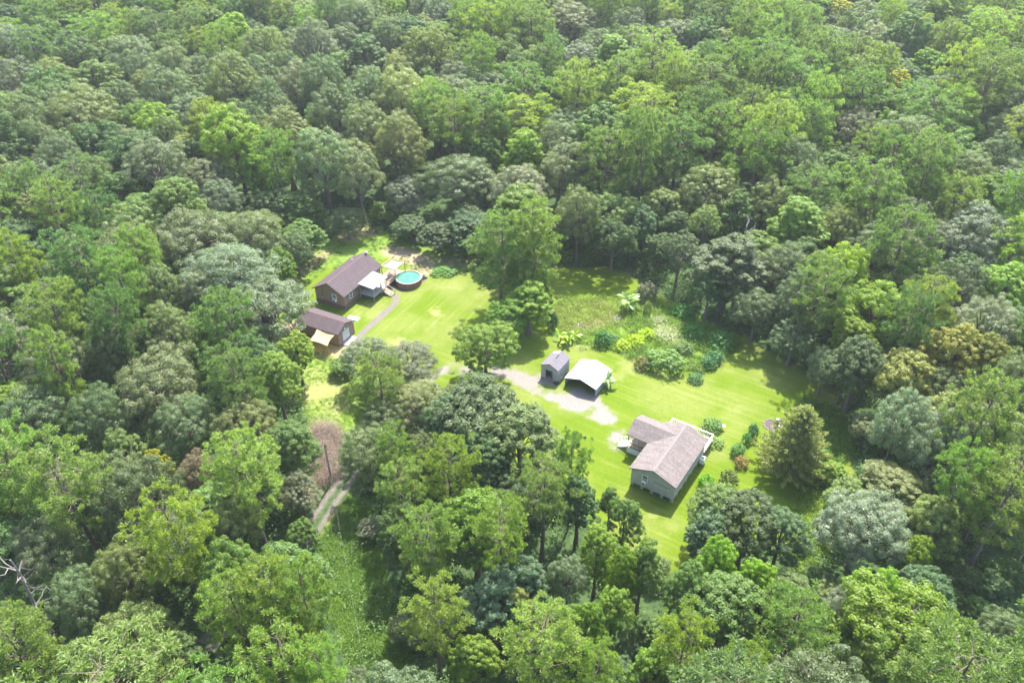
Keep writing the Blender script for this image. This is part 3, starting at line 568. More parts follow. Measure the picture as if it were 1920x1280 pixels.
# ------------------------------------------------------------------ buildings
def lined(name, col, axis, period, depth=.25, rough=.75, var=.1):   # boards or courses: fine grooves along one local axis
    m, nt, N, L, out = mat(name); b = N('ShaderNodeBsdfPrincipled'); b.inputs['Roughness'].default_value = rough; b.inputs['Specular IOR Level'].default_value = .25
    tc = N('ShaderNodeTexCoord'); wv = N('ShaderNodeTexWave'); wv.bands_direction = axis; wv.inputs['Scale'].default_value = 2*math.pi/period/20*1.0
    wv.inputs['Distortion'].default_value = .3; L(tc.outputs['Object'], wv.inputs['Vector'])
    no = N('ShaderNodeTexNoise'); no.inputs['Scale'].default_value = 1.3; no.inputs['Detail'].default_value = 7; L(tc.outputs['Object'], no.inputs['Vector'])
    r = N('ShaderNodeValToRGB'); c = np.array(col); r.color_ramp.elements[0].position = .3; r.color_ramp.elements[1].position = .7
    r.color_ramp.elements[0].color = (*(c*(1-var)), 1); r.color_ramp.elements[1].color = (*(c*(1+var)), 1); L(no.outputs[0], r.inputs[0])
    r2 = N('ShaderNodeValToRGB'); r2.color_ramp.elements[0].color = (1-depth,)*3+(1,); r2.color_ramp.elements[1].position = .35; L(wv.outputs['Fac'], r2.inputs[0])
    x = N('ShaderNodeMix'); x.data_type = 'RGBA'; x.blend_type = 'MULTIPLY'; x.inputs[0].default_value = 1; L(r.outputs[0], x.inputs[6]); L(r2.outputs[0], x.inputs[7]); L(x.outputs[2], b.inputs['Base Color'])
    bp = N('ShaderNodeBump'); bp.inputs['Strength'].default_value = .5; bp.inputs['Distance'].default_value = .02; L(wv.outputs['Fac'], bp.inputs['Height']); L(bp.outputs[0], b.inputs['Normal'])
    L(b.outputs[0], out.inputs[0]); return m
def shingle(name, col, var=.16, streak=.25):
    m, nt, N, L, out = mat(name); b = N('ShaderNodeBsdfPrincipled'); b.inputs['Roughness'].default_value = .85; b.inputs['Specular IOR Level'].default_value = .3
    tc = N('ShaderNodeTexCoord'); c = np.array(col)
    br = N('ShaderNodeTexBrick'); br.inputs['Scale'].default_value = 1; br.inputs['Brick Width'].default_value = .33; br.inputs['Row Height'].default_value = .15; br.inputs['Mortar Size'].default_value = .008
    br.inputs['Color1'].default_value = (*(c*(1-var)), 1); br.inputs['Color2'].default_value = (*(c*(1+var)), 1); br.inputs['Mortar'].default_value = (*(c*.6), 1)
    mp = N('ShaderNodeMapping'); mp.inputs['Rotation'].default_value = (0, 0, math.pi/2); L(tc.outputs['Object'], mp.inputs[0]); L(mp.outputs[0], br.inputs['Vector'])
    mp2 = N('ShaderNodeMapping'); mp2.inputs['Scale'].default_value = (.35, 1.8, 1); L(tc.outputs['Object'], mp2.inputs[0])
    no = N('ShaderNodeTexNoise'); no.inputs['Scale'].default_value = 1.1; no.inputs['Detail'].default_value = 6; no.inputs['Roughness'].default_value = .65; L(mp2.outputs[0], no.inputs['Vector'])
    r = N('ShaderNodeValToRGB'); r.color_ramp.elements[0].position = .32; r.color_ramp.elements[1].position = .66; r.color_ramp.elements[0].color = (1-streak, 1-streak, 1-streak, 1); r.color_ramp.elements[1].color = (1.08, 1.05, 1.05, 1); L(no.outputs[0], r.inputs[0])
    x = N('ShaderNodeMix'); x.data_type = 'RGBA'; x.blend_type = 'MULTIPLY'; x.inputs[0].default_value = 1; L(br.outputs[0], x.inputs[6]); L(r.outputs[0], x.inputs[7]); L(x.outputs[2], b.inputs['Base Color'])
    L(b.outputs[0], out.inputs[0]); return m
M_WHITE = simple('white_paint', (.78, .78, .77), .5, var=.04)
M_ROOFWHITE = simple('white_metal_roof', (0.375, 0.3825, 0.39), .45, var=.08, scale=.8)
M_GLASS = simple('window_glass', (.10, .16, .20), .08, var=.2, spec=.8)
M_DARK = simple('dark_void', (.03, .03, .035), .9)
M_BROWNWALL = lined('brown_siding', (0.2664, 0.1908, 0.1512), 'X', .32, .22)
M_BROWNWALLY = lined('brown_siding_long', (0.2664, 0.1908, 0.1512), 'Y', .32, .22)
M_SKIRT = simple('brown_skirting', (0.18, 0.1162, 0.1013), .85)
M_BROWNROOF = shingle('brown_shingles', (0.0725, 0.0548, 0.0592), .13, .22)
M_BROWNCAP = simple('ridge_cap_brown', (0.0975, 0.0562, 0.0562), .8)
M_GREYWALL = lined('grey_siding', (0.43, 0.415, 0.445), 'Z', .22, .2)
M_GREYROOF = shingle('mauve_grey_shingles', (0.142, 0.122, 0.114), .15, .28)
M_CAPGREY = simple('ridge_cap_grey', (0.152, 0.128, 0.124), .8)
M_WOOD = lined('deck_boards', (0.2475, 0.1762, 0.1425), 'X', .15, .3)
M_WOODNEW = lined('pale_deck_boards', (0.375, 0.285, 0.2025), 'X', .15, .25)
M_POST = simple('weathered_post', (.34, .27, .20), .8, var=.2)
M_GREYRAIL = simple('grey_painted_rail', (0.294, 0.287, 0.301), .7)
M_BLOCK = simple('pier_block', (.40, .37, .35), .9, var=.2)
M_SHEDWALL = lined('shed_siding', (0.375, 0.365, 0.36), 'X', .22, .25)
M_SHEDROOF = shingle('shed_shingles', (0.1326, 0.1209, 0.1365), .1, .15)
M_METAL = lined('grey_sheet_metal', (0.27, 0.2925, 0.3225), 'Y', .25, .25, .5)
M_SAIL = foliage('sail_cloth_tan', (0.50, 0.40, 0.25), var=0, warm=0, transl=.45, rough=.8)
M_SAILW = foliage('sail_cloth_cream', (0.481, 0.455, 0.377), var=0, warm=0, transl=.45, rough=.8)
M_GARDOOR = simple('white_roller_door', (0.496, 0.496, 0.528), .5)
M_BLACK = simple('black_plastic', (.03, .03, .035), .45)
M_STEEL = simple('galvanised_steel', (.33, .38, .45), .35, metal=.6)

def walls(par, w, y0, y1, z0, zt, rise, roof_w, m, name='wall', th=0):   # solid gabled body under a roof of width roof_w rising by rise
    k = rise*w/roof_w; h = w/2; za = zt+rise-.13; ze = za-k
    M = NM(); V = [(-h, y0, z0), (h, y0, z0), (h, y0, ze), (0, y0, za), (-h, y0, ze)]; V += [(x, y1, z) for x, _, z in V]
    M.add(V, [(0, 1, 2, 4), (5, 9, 7, 6), (1, 6, 7, 2), (5, 0, 4, 9), (0, 5, 6, 1)]); M.add(V, [(4, 2, 3), (9, 8, 7)])
    return M.obj(name, m, par)
def roof(par, w, y0, y1, ze, rise, m, th=.12, name='roof', cap=None):
    M = NM(); h = w/2
    for s in (-1, 1):
        V = [(s*h, y0, ze), (0, y0, ze+rise), (0, y1, ze+rise), (s*h, y1, ze)]; V += [(x, y, z-th) for x, y, z in V]
        F = [(0, 1, 2, 3), (7, 6, 5, 4), (0, 4, 5, 1), (3, 2, 6, 7), (0, 3, 7, 4)]
        M.add(V, F if s < 0 else [q[::-1] for q in F])
    o = M.obj(name, m, par)
    if cap:
        C = NM(); e = .16; d = e*rise/h
        for s in (-1, 1):
            V = [(s*e, y0-.01, ze+rise-d+.012), (0, y0-.01, ze+rise+.03), (0, y1+.01, ze+rise+.03), (s*e, y1+.01, ze+rise-d+.012)]
            C.add(V, [(0, 1, 2, 3)])
        C.obj('ridge_cap', cap, o)
    return o
def window(par, pos, w, h, face, panes=2):                    # face 'y-': looks along -y at pos=(x,y,z of middle); 'x+': looks along +x
    x, y, z = pos; f = NM(); g = NM(); t = .07
    def b(nm, u0, u1, v0, v1, d0, d1):
        if face == 'y-': nm.box(x+u0, x+u1, y-d1, y-d0, z+v0, z+v1)
        else: nm.box(x+d0, x+d1, y+u0, y+u1, z+v0, z+v1)
    for u in (-w/2, w/2-t): b(f, u, u+t, -h/2, h/2, 0, .06)
    for v in (-h/2, h/2-t): b(f, -w/2+t, w/2-t, v, v+t, 0, .06)
    b(f, -w/2+t, w/2-t, -.03, .03, 0, .05)
    o = f.obj('window', M_WHITE, par); b(g, -w/2+t, w/2-t, -h/2+t, h/2-t, .005, .02); g.obj('pane', M_GLASS, o); return o
def railing(par, a, b, z0, h, mm, name='railing', step=.5, infill=True):
    R = NM(); a = np.array([*a, 0.]); b = np.array([*b, 0.]); L_ = np.linalg.norm(b-a); n = max(2, int(L_/step)+1)
    R.bar(a+(0, 0, z0+h), b+(0, 0, z0+h), .1, .06); R.bar(a+(0, 0, z0+.12), b+(0, 0, z0+.12), .06)
    for t in np.linspace(0, 1, n): q = a+(b-a)*t; R.bar(q+(0, 0, z0), q+(0, 0, z0+h-.03), .05)
    return R.obj(name, mm, par)
def sheet(M, c, n=8, sag=.35, pull=.12):                      # sail of four corners, hollow edges, sagging middle, 1 cm thick
    c = np.array(c, float); u = np.linspace(0, 1, n+1); U, V_ = np.meshgrid(u, u); U, V_ = U.ravel(), V_.ravel()
    mid = c.mean(0); P = (c[0]*((1-U)*(1-V_))[:, None]+c[1]*(U*(1-V_))[:, None]+c[2]*(U*V_)[:, None]+c[3]*((1-U)*V_)[:, None])
    k = pull*(np.sin(U*math.pi)*np.abs(2*V_-1)**2+np.sin(V_*math.pi)*np.abs(2*U-1)**2); P = P+(mid-P)*k[:, None]; P[:, 2] -= sag*np.sin(U*math.pi)*np.sin(V_*math.pi)
    i = np.arange(n*(n+1)).reshape(n, n+1)[:, :n].ravel(); F = np.stack([i, i+1, i+n+2, i+n+1], 1); M.add(P, F); return M

# brown house
bh = thing('brown_house', 'brown house with dark mauve gable roof and white-roofed porch by the pool', 'house', (-33.55, 123.98, 0), math.radians(-26.2))
walls(bh, 6.45, .3, 12.04, .62, 3.0, 2.04, 7.21, M_BROWNWALL)
NM().box(-3.28, 3.28, .25, 12.09, -.15, .66).obj('skirting', M_SKIRT, bh)
NM().box(-3.31, 3.31, .22, 12.12, .665, .74).obj('skirt_trim', M_BROWNCAP, bh)
roof(bh, 7.21, 0, 12.34, 3.0, 2.04, M_BROWNROOF, cap=M_BROWNCAP)
F_ = NM()
for s in (-1, 1): F_.bar((s*3.6, -.03, 2.93), (0, -.03, 4.98), .05, .16)
F_.obj('gable_trim', M_BROWNCAP, bh)
window(bh, (1.06, .3, 2.02), .95, 1.45, 'y-')
ac = NM().box(.86, 1.42, -.05, .28, 1.32, 1.72).obj('air_conditioner', M_WHITE, bh); NM().box(.9, 1.38, -.058, -.052, 1.38, 1.66).obj('grille', M_BLACK, ac)
window(bh, (3.225, 2.35, 2.1), .95, 1.3, 'x+'); window(bh, (3.225, 11.1, 2.25), .9, 1.0, 'x+')
NM().tube([(-1.55, .22, .75), (-1.55, .22, 3.1)], .035, 6).obj('cable_conduit', M_DARK, bh)
NM().box(-1.75, -1.4, .12, .29, 1.15, 1.65).obj('meter_box', M_STEEL, bh)
v = NM(); v.tube([(-1.1, 9.4, 4.3), (-1.1, 9.4, 4.8)], .07, 7); v.obj('roof_vent', M_WHITE, bh)
v = NM(); v.tube([(.35, 12.1, 4.7), (.35, 12.1, 5.25)], .12, 7); v.box(.12, .58, 11.9, 12.3, 5.2, 5.3); v.obj('flue_cap', M_STEEL, bh)
# covered porch on its side
NM().box(3.24, 6.5, 4.9, 9.5, .84, .98).obj('porch_floor', M_GREYRAIL, bh)
pr = NM(); V = [(3.35, 4.7, 3.2), (6.75, 4.6, 3.02), (6.75, 9.35, 3.02), (3.35, 9.55, 3.2)]; V += [(x, y, z-.1) for x, y, z in V]
pr.add(V, [(3, 2, 1, 0), (4, 5, 6, 7), (0, 1, 5, 4), (1, 2, 6, 5), (2, 3, 7, 6), (3, 0, 4, 7)]); pr.obj('porch_roof', M_ROOFWHITE, bh)
for x, y in ((6.42, 4.98), (6.42, 7.4), (6.42, 9.3), (3.4, 4.98)): NM().box(x-.06, x+.06, y-.06, y+.06, -.1, 2.93).obj('porch_post', M_GREYRAIL, bh)
railing(bh, (3.35, 4.98), (6.42, 4.98), .98, .9, M_GREYRAIL, step=.16); railing(bh, (6.42, 4.98), (6.42, 7.35), .98, .9, M_GREYRAIL, step=.16)
NM().box(6.38, 6.46, 5.05, 7.35, .98, 1.5).obj('porch_panel', M_GREYRAIL, bh); NM().box(3.42, 6.36, 4.94, 5.0, .98, 1.5).obj('porch_panel', M_GREYRAIL, bh)
st = NM()
for y in (7.55, 8.75): st.bar((6.4, y, .85), (8.5, y, -.05), .07, .26)
so = st.obj('stairs', M_WOODNEW, bh)
tread = NM().box(-.15, .15, -.6, .6, -.025, .025).mesh('step', M_WOODNEW)
for i in range(6): q = link('step', tread, so); q.location = (6.62+.33*i, 8.15, .92-.145*i)
hr = NM()
for y in (7.52, 8.78):
    hr.bar((6.45, y, 1.9), (8.5, y, .95), .07); hr.bar((6.45, y, .9), (6.45, y, 2.3), .1); hr.bar((8.45, y, 0), (8.45, y, 1.0), .08)
hr.obj('stair_rail', M_POST, bh)

# timber deck by the pool and its pergola frame, sail, pool  (laid out on the brown house's axes)
wd = thing('wooden_deck', 'timber deck with open post frame between brown house and round pool', 'deck', (-33.55, 123.98, 0), math.radians(-26.2))
NM().box(3.5, 6.6, 9.62, 15.3, .82, .95).obj('deck_floor', M_WOOD, wd); NM().box(3.5, 6.6, 9.62, 11.2, .955, .975).obj('pale_boards', M_WOODNEW, wd)
for x, y in ((3.7, 9.8), (6.45, 9.8), (6.45, 12.3), (3.7, 12.3), (3.7, 15.1), (6.45, 15.1)): NM().box(x-.07, x+.07, y-.07, y+.07, -.1, .815).obj('deck_post', M_POST, wd)
PG = [(3.8, 11.75), (3.95, 14.85), (6.95, 15.0), (6.95, 11.6)]
for x, y in PG: NM().box(x-.06, x+.06, y-.06, y+.06, -.1, 3.22).obj('frame_post', M_POST, wd)
for i in range(4): a, b = PG[i], PG[(i+1) % 4]; NM().bar((*a, 3.3), (*b, 3.3), .1, .15).obj('beam', M_POST, wd)
railing(wd, (6.55, 9.7), (6.55, 12.1), .95, .85, M_POST, step=.3)
ss_ = thing('shade_sail', 'cream shade sail stretched in the timber frame behind the pool', 'shade sail', (-33.55, 123.98, 0), math.radians(-26.2), None)
sheet(NM(), [(4.0, 12.0, 3.2), (4.15, 14.65, 3.2), (6.75, 14.8, 3.2), (6.75, 11.85, 3.2)], sag=.3).obj('cloth', M_SAILW, ss_, True)
c_ = NM()
for a, b in (((3.8, 11.75), (4.0, 12.0)), ((3.95, 14.85), (4.15, 14.65)), ((6.95, 15.0), (6.75, 14.8)), ((6.95, 11.6), (6.75, 11.85))): c_.tube([(*a, 3.24), (*b, 3.2)], .02, 5)
c_.obj('corner_tie', M_POST, ss_)
pool = thing('swimming_pool', 'round above-ground pool with wood-look wall and turquoise water', 'pool', (-19.83, 131.98, 0))
PR, PH = 2.42, 1.3
M_PWALL = lined('pool_wall_boards', (.24, .125, .085), 'Z', .3, .15); M_PRIM = simple('pool_rim', (.42, .38, .30), .5)
def ring(r0, r1, z0, z1, n=64, m=0, nm=None):
    nm = nm or NM(); a = np.arange(n)*2*math.pi/n; V = np.array([(r*math.cos(t), r*math.sin(t), z) for r, z in ((r0, z0), (r1, z0), (r1, z1), (r0, z1)) for t in a])
    j = np.arange(n); k = (j+1) % n
    for A, B in ((0, 1), (1, 2), (2, 3), (3, 0)): nm.add(V, np.stack([A*n+j, A*n+k, B*n+k, B*n+j], 1))
    return nm
ring(PR-.06, PR, 0, PH-.03).obj('wall', simple('pool_wall_core', (.16, .085, .06), .8), pool); ring(PR-.07, PR+.05, PH-.03, PH+.02).obj('rim', M_PRIM, pool)
NP = 18; a = np.linspace(.03, 2*math.pi/NP-.03, 5); V = [(r*math.cos(t), r*math.sin(t), z) for z in (.06, PH-.05) for r in (PR+.002, PR+.035) for t in a]
pn = NM(); i = np.arange(4); pn.add(V, np.concatenate([np.stack([5+i, 6+i, 16+i, 15+i], 1), np.stack([i, 5+i, 6+i, 1+i], 1), np.stack([10+i, 11+i, 16+i, 15+i], 1)])); pn.add(V, [(0, 5, 15, 10), (4, 14, 19, 9)])
pme = pn.mesh('panel', M_PWALL)
for k in range(NP): o = link('panel', pme, pool); o.rotation_euler = (0, 0, k*2*math.pi/NP)
ups = NM().box(PR+.003, PR+.07, -.05, .05, 0, PH-.03).mesh('upright', simple('pool_upright', (.15, .075, .055), .7))
for k in range(NP): o = link('upright', ups, pool); o.rotation_euler = (0, 0, k*2*math.pi/NP)
m, nt, N, L, out = mat('pool_water'); b = N('ShaderNodeBsdfPrincipled'); b.inputs['Roughness'].default_value = .06; b.inputs['IOR'].default_value = 1.33; b.inputs['Specular IOR Level'].default_value = .3
tc = N('ShaderNodeTexCoord'); no = N('ShaderNodeTexNoise'); no.inputs['Scale'].default_value = 1.1; no.inputs['Detail'].default_value = 5; L(tc.outputs['Object'], no.inputs['Vector'])
r = N('ShaderNodeValToRGB'); r.color_ramp.elements[0].position = .35; r.color_ramp.elements[1].position = .7; r.color_ramp.elements[0].color = (.035, .15, .105, 1); r.color_ramp.elements[1].color = (.075, .205, .15, 1); L(no.outputs[0], r.inputs[0]); L(r.outputs[0], b.inputs['Base Color'])
n2 = N('ShaderNodeTexNoise'); n2.inputs['Scale'].default_value = 7; L(tc.outputs['Object'], n2.inputs['Vector']); bp = N('ShaderNodeBump'); bp.inputs['Strength'].default_value = .12; bp.inputs['Distance'].default_value = .02; L(n2.outputs[0], bp.inputs['Height']); L(bp.outputs[0], b.inputs['Normal']); L(b.outputs[0], out.inputs[0])
a = np.arange(64)*2*math.pi/64; wt = NM(); wt.add([(0, 0, PH-.14)]+[((PR-.065)*math.cos(t), (PR-.065)*math.sin(t), PH-.14) for t in a], [(0, 1+i, 1+(i+1) % 64) for i in range(64)]); wt.obj('water', m, pool)
fp = thing('pool_pump', 'small pool pump and filter standing beyond the round pool', 'pool pump', (-17.1, 133.7, 0)); q = NM(); q.tube([(0, 0, 0), (0, 0, .8), (0, 0, .95)], [.24, .24, .1], 12); q.obj('filter_tank', M_STEEL, fp)
NM().box(.2, .65, -.15, .15, 0, .3).obj('motor', M_BLACK, fp); NM().tube([(0, 0, .7), (-.4, -.2, .9), (-.6, -.4, 1.0)], .05, 6).obj('hose', M_WHITE, fp)

# brown garage with the tan sail
ga = thing('brown_garage', 'low brown garage with mauve roof and white roller door', 'garage', (-28.5, 113.5, 0), math.radians(63.8))
walls(ga, 4.5, .2, 8.6, .3, 2.68, 1.05, 4.95, M_BROWNWALL); NM().box(-2.28, 2.28, .15, 8.65, -.1, .32).obj('sill_beam', M_SKIRT, ga)
roof(ga, 4.95, 0, 8.9, 2.68, 1.05, M_BROWNROOF, cap=M_BROWNCAP)
rd = NM().box(-1.15, .75, .13, .19, .42, 2.3).obj('roller_door', M_GARDOOR, ga)
for k in range(4): NM().box(-1.12, .72, .118, .128, .46+.46*k, .88+.46*k).obj('panel', M_GARDOOR, rd)
NM().box(1.0, 1.75, .15, .195, .36, 2.25).obj('side_door', M_BROWNWALLY, ga)
for x in (-.35, 1.95): NM().box(x-.1, x+.1, .1, .195, 2.5, 2.8).obj('wall_lamp', M_WHITE, ga)
NM().box(-1.6, 1.2, -1.0, .1, -.1, .16).obj('door_ramp', M_BLOCK, ga)
sl = thing('shade_sail', 'tan shade sail tied to the garage side on a thin post', 'shade sail', (0, 0, 0))
SQ = [(-34.47, 110.24, 2.35), (-30.99, 108.71, 2.3), (-29.94, 111.98, 2.55), (-33.54, 113.5, 2.6)]
sheet(NM(), SQ, sag=.35, pull=.14).obj('cloth', M_SAIL, sl, True)
for a in SQ[:2]: NM().tube([(a[0], a[1], -.1), (a[0], a[1], a[2]+.12)], .05, 7).obj('post', M_POST, sl)
tag(NM().box(-1.1, 1.1, -.5, .5, 0, .1).obj('concrete_slab', M_WHITE), 'white slab lying on the grass behind the brown garage', 'slab').location = (*at(663, 597)[:2], .02)
bpy.data.objects['concrete_slab'].rotation_euler = (0, 0, math.radians(-20))

# grey house on piers
gh = thing('grey_house', 'grey house on block piers with mauve-grey roof and open wing porch', 'house', (19.09, 77.43, 0), math.radians(-33.3))
walls(gh, 6.45, .3, 10.9, .68, 3.45, 1.32, 7.03, M_GREYWALL)
roof(gh, 7.03, 0, 11.19, 3.45, 1.32, M_GREYROOF, cap=M_CAPGREY)
pier = NM().box(-.2, .2, -.2, .2, -.1, .672).mesh('pier', M_BLOCK)
for x, ys in ((-3.0, (.55, 2.2, 4.0, 5.8, 7.6, 9.4, 10.6)), (-1.5, (.55, 4, 8, 10.6)), (0, (.55, 4, 8, 10.6)), (1.5, (.55, 4, 8, 10.6)), (2.98, (.55, 2.0, 3.6, 5.2, 7.0, 8.8, 10.6))):
    for y in ys: o = link('pier', pier, gh); o.location = (x, y, 0)
window(gh, (-1.14, .3, 2.28), .85, 1.4, 'y-'); ac = NM().box(-1.42, -.9, -.1, .28, 1.5, 1.95).obj('air_conditioner', M_WHITE, gh); NM().box(-1.38, -.94, -.108, -.102, 1.55, 1.8).obj('grille', M_BLACK, ac)
NM().tube([(2.35, .2, 2.1), (2.35, .29, 2.15)], .09, 8).obj('wall_lamp', M_WHITE, gh)
NM().tube([(.1, .25, 2.55), (1.2, .25, 2.5), (2.6, .25, 2.35)], .025, 5).obj('cable', M_BLACK, gh)
T_ = NM()
for s in (-1, 1): T_.bar((s*3.5, -.03, 3.38), (0, -.03, 4.71), .05, .16)
T_.obj('gable_trim', M_CAPGREY, gh)
# wing roof over the porch
wing = NM()
for s in (-1, 1):
    V = [(-6.85, 8.3-s*2.55, 3.45), (-6.85, 8.3, 4.66), (-.1, 8.3, 4.66), (-3.3, 8.3-s*2.55, 3.45)]
    V[3] = (-2.9, 8.3-s*2.55, 3.45); V += [(x, y, z-.12) for x, y, z in V]
    Fq = [(0, 3, 2, 1), (4, 5, 6, 7), (0, 4, 7, 3), (0, 1, 5, 4)]; wing.add(V, Fq if s > 0 else [q[::-1] for q in Fq])
wing.obj('wing_roof', M_GREYROOF, gh)
W2 = NM(); W2.add([(-6.7, 5.95, 3.38), (-6.7, 10.65, 3.38), (-6.7, 8.3, 4.5), (-6.62, 5.95, 3.38), (-6.62, 10.65, 3.38), (-6.62, 8.3, 4.5)], [(0, 2, 1), (3, 4, 5)]); W2.obj('wing_gable', M_GREYWALL, gh)
NM().box(-6.65, -3.24, 5.9, 10.7, .84, 1.0).obj('porch_floor', M_WOODNEW, gh)
NM().box(-6.6, -3.26, 5.86, 5.9, .02, .98).obj('porch_skirt', M_WHITE, gh); NM().box(-6.64, -6.6, 7.6, 10.6, .02, .98).obj('porch_skirt', M_WHITE, gh)
for x, y in ((-6.55, 5.98), (-6.55, 8.3), (-6.55, 10.6), (-4.9, 5.98)): NM().box(x-.06, x+.06, y-.06, y+.06, 1.0, 3.36).obj('porch_post', M_DEAD, gh)
M_IRON = simple('dark_rail', (.11, .09, .085), .6)
railing(gh, (-6.5, 5.98), (-3.3, 5.98), 1.0, .9, M_IRON, step=.25)
railing(gh, (-6.55, 7.5), (-6.55, 10.55), 1.0, .9, M_WHITE, step=.25)
st = NM()
for y in (6.1, 7.4): st.bar((-6.68, y, .85), (-8.2, y, -.05), .06, .24)
so = st.obj('stairs', M_WHITE, gh); tread = NM().box(-.15, .15, -.62, .62, -.025, .025).mesh('step', M_WHITE)
for i in range(5): q = link('step', tread, so); q.location = (-6.85-.3*i, 6.75, .88-.17*i)
hr = NM()
for y in (6.08, 7.42):
    hr.bar((-6.68, y, 1.85), (-8.2, y, .9), .06); hr.bar((-8.17, y, 0), (-8.17, y, .92), .07)
    for t in np.linspace(.1, .9, 6): hr.bar((-6.68-1.5*t, y, .85-.88*t), (-6.68-1.5*t, y, 1.83-.95*t), .035)
hr.obj('stair_rail', M_WHITE, gh)
# rear deck
NM().box(-3.1, 3.3, 11.0, 14.0, .85, 1.0).obj('rear_deck', M_WOODNEW, gh)
railing(gh, (-3.1, 11.3), (-3.1, 14.0), 1.0, 1.1, M_WHITE, step=.3); railing(gh, (-3.1, 14.0), (3.3, 14.0), 1.0, 1.1, M_WHITE, step=.3); railing(gh, (3.3, 14.0), (3.3, 11.3), 1.0, 1.1, M_WHITE, step=.3)
for a, b in (((-3.1, 11.3), (-3.1, 14.0)), ((-3.1, 14.0), (3.3, 14.0)), ((3.3, 14.0), (3.3, 11.3))): NM().bar((*a, 2.14), (*b, 2.14), .16, .04).obj('rail_cap', M_WHITE, gh)
for x, y in ((-3, 13.9), (0, 13.9), (3.2, 13.9), (3.2, 12)): NM().box(x-.08, x+.08, y-.08, y+.08, -.1, .848).obj('deck_post', M_POST, gh)
ac = NM().box(3.3, 3.95, 9.3, 10.1, .25, 1.15).obj('heat_pump', M_WHITE, gh); NM().box(3.4, 3.85, 9.4, 10.0, -.1, .245).obj('stand', M_BLOCK, ac); NM().tube([(3.62, 9.7, 1.152), (3.62, 9.7, 1.17)], .25, 14).obj('fan_grille', M_BLACK, ac)

# grey shed and white carport
sh = thing('garden_shed', 'small grey gabled shed with its doorway standing open', 'shed', (6.02, 102.55, 0), math.radians(-31.7))
k = .81*3.1/3.35; ze = 2.5+.81-.13-k
M = NM(); h = 1.55
for x0, x1, z0, z1 in ((-h, -.68, .1, 1.85), (.62, h, .1, 1.85), (-h, h, 1.85, ze)): M.box(x0, x1, .1, .16, z0, z1)
for x in (-h, h-.06): M.box(x, x+.06, .16, 4.0, .1, ze)
M.box(-h+.06, h-.06, 3.94, 4.0, .1, ze)
for y in (.1, 3.94): M.add([(-h, y, ze), (h, y, ze), (0, y, ze+k), (-h, y+.06, ze), (h, y+.06, ze), (0, y+.06, ze+k)], [(0, 1, 2), (5, 4, 3)])
M.obj('wall', M_SHEDWALL, sh); NM().box(-1.58, 1.58, .08, 4.02, -.05, .095).obj('floor', M_POST, sh); roof(sh, 3.35, 0, 4.18, 2.5, .81, M_SHEDROOF)
dr = NM().box(.66, 1.42, .03, .085, .12, 1.84).obj('door', M_SHEDWALL, sh); NM().box(.7, .75, .0, .028, .9, 1.05).obj('handle', M_BLACK, dr)
NM().box(-1.46, -.72, .03, .085, .12, 1.84).obj('door', M_SHEDWALL, sh)
f = NM(); f.box(-.74, -.68, .06, .095, .1, 1.9); f.box(.6, .66, .06, .095, .1, 1.9); f.box(-.74, .66, .05, .095, 1.9, 1.96); f.obj('door_frame', M_GREYRAIL, sh)
sk = NM(); V = [(-.12, 3.35, 3.3), (-1.25, 3.35, 2.76), (-1.25, 4.1, 2.76), (-.12, 4.1, 3.3)]; V += [(x, y, z-.05) for x, y, z in V]; sk.add(V, [(0, 3, 2, 1), (0, 1, 5, 4), (1, 2, 6, 5), (2, 3, 7, 6), (3, 0, 4, 7)]); sk.obj('roof_sheet', M_ROOFWHITE, sh)
sv = NM(); sv.bar((.10, 2.0, 3.30), (.10, 3.0, 3.30), .12, .06); sv.obj('ridge_vent', M_DARK, sh)
bx = thing('storage_box', 'dark box just inside the open doorway of the grey shed', 'box', (6.02, 102.55, 0), math.radians(-31.7)); NM().box(-.35, .25, 1.0, 1.6, .1, .75).obj('body', simple('dark_box', (.12, .11, .12), .6), bx); NM().box(-.38, .28, .97, 1.63, .752, .82).obj('lid', M_GREYRAIL, bx)
cp = thing('carport', 'open carport with blown-white metal roof and grey sheet sides', 'carport', (10.85, 99.65, 0), math.radians(-31.7))
roof(cp, 5.72, 0, 5.80, 1.62, .885, M_ROOFWHITE, th=.07)
sw = NM().box(-.015, .015, .05, 5.75, .05, 1.5).mesh('side_wall', M_METAL)
for x in (-2.75, 2.75): o = link('side_wall', sw, cp); o.location = (x, 0, 0)
B_ = NM(); B_.add([(-2.73, 5.7, .05), (2.73, 5.7, .05), (2.73, 5.7, 1.5), (-2.73, 5.7, 1.5), (0, 5.7, 2.38), (-2.73, 5.73, .05), (2.73, 5.73, .05), (2.73, 5.73, 1.5), (-2.73, 5.73, 1.5), (0, 5.73, 2.38)], [(0, 3, 2, 1), (5, 6, 7, 8)]); B_.add(B_.v[0], [(3, 4, 2), (7, 9, 8)]); B_.obj('back_wall', M_METAL, cp)
for x in (-2.68, 2.68):
    for y in (.1, 2.9, 5.6): NM().box(x-.04, x+.04, y-.04, y+.04, -.1, 1.52).obj('post', M_STEEL, cp)
for y in (.12, 2.9, 5.6):
    t = NM(); t.bar((-2.7, y, 1.5), (0, y, 2.36), .05, .08); t.bar((2.7, y, 1.5), (0, y, 2.36), .05, .08); t.obj('rafter', M_STEEL, cp)
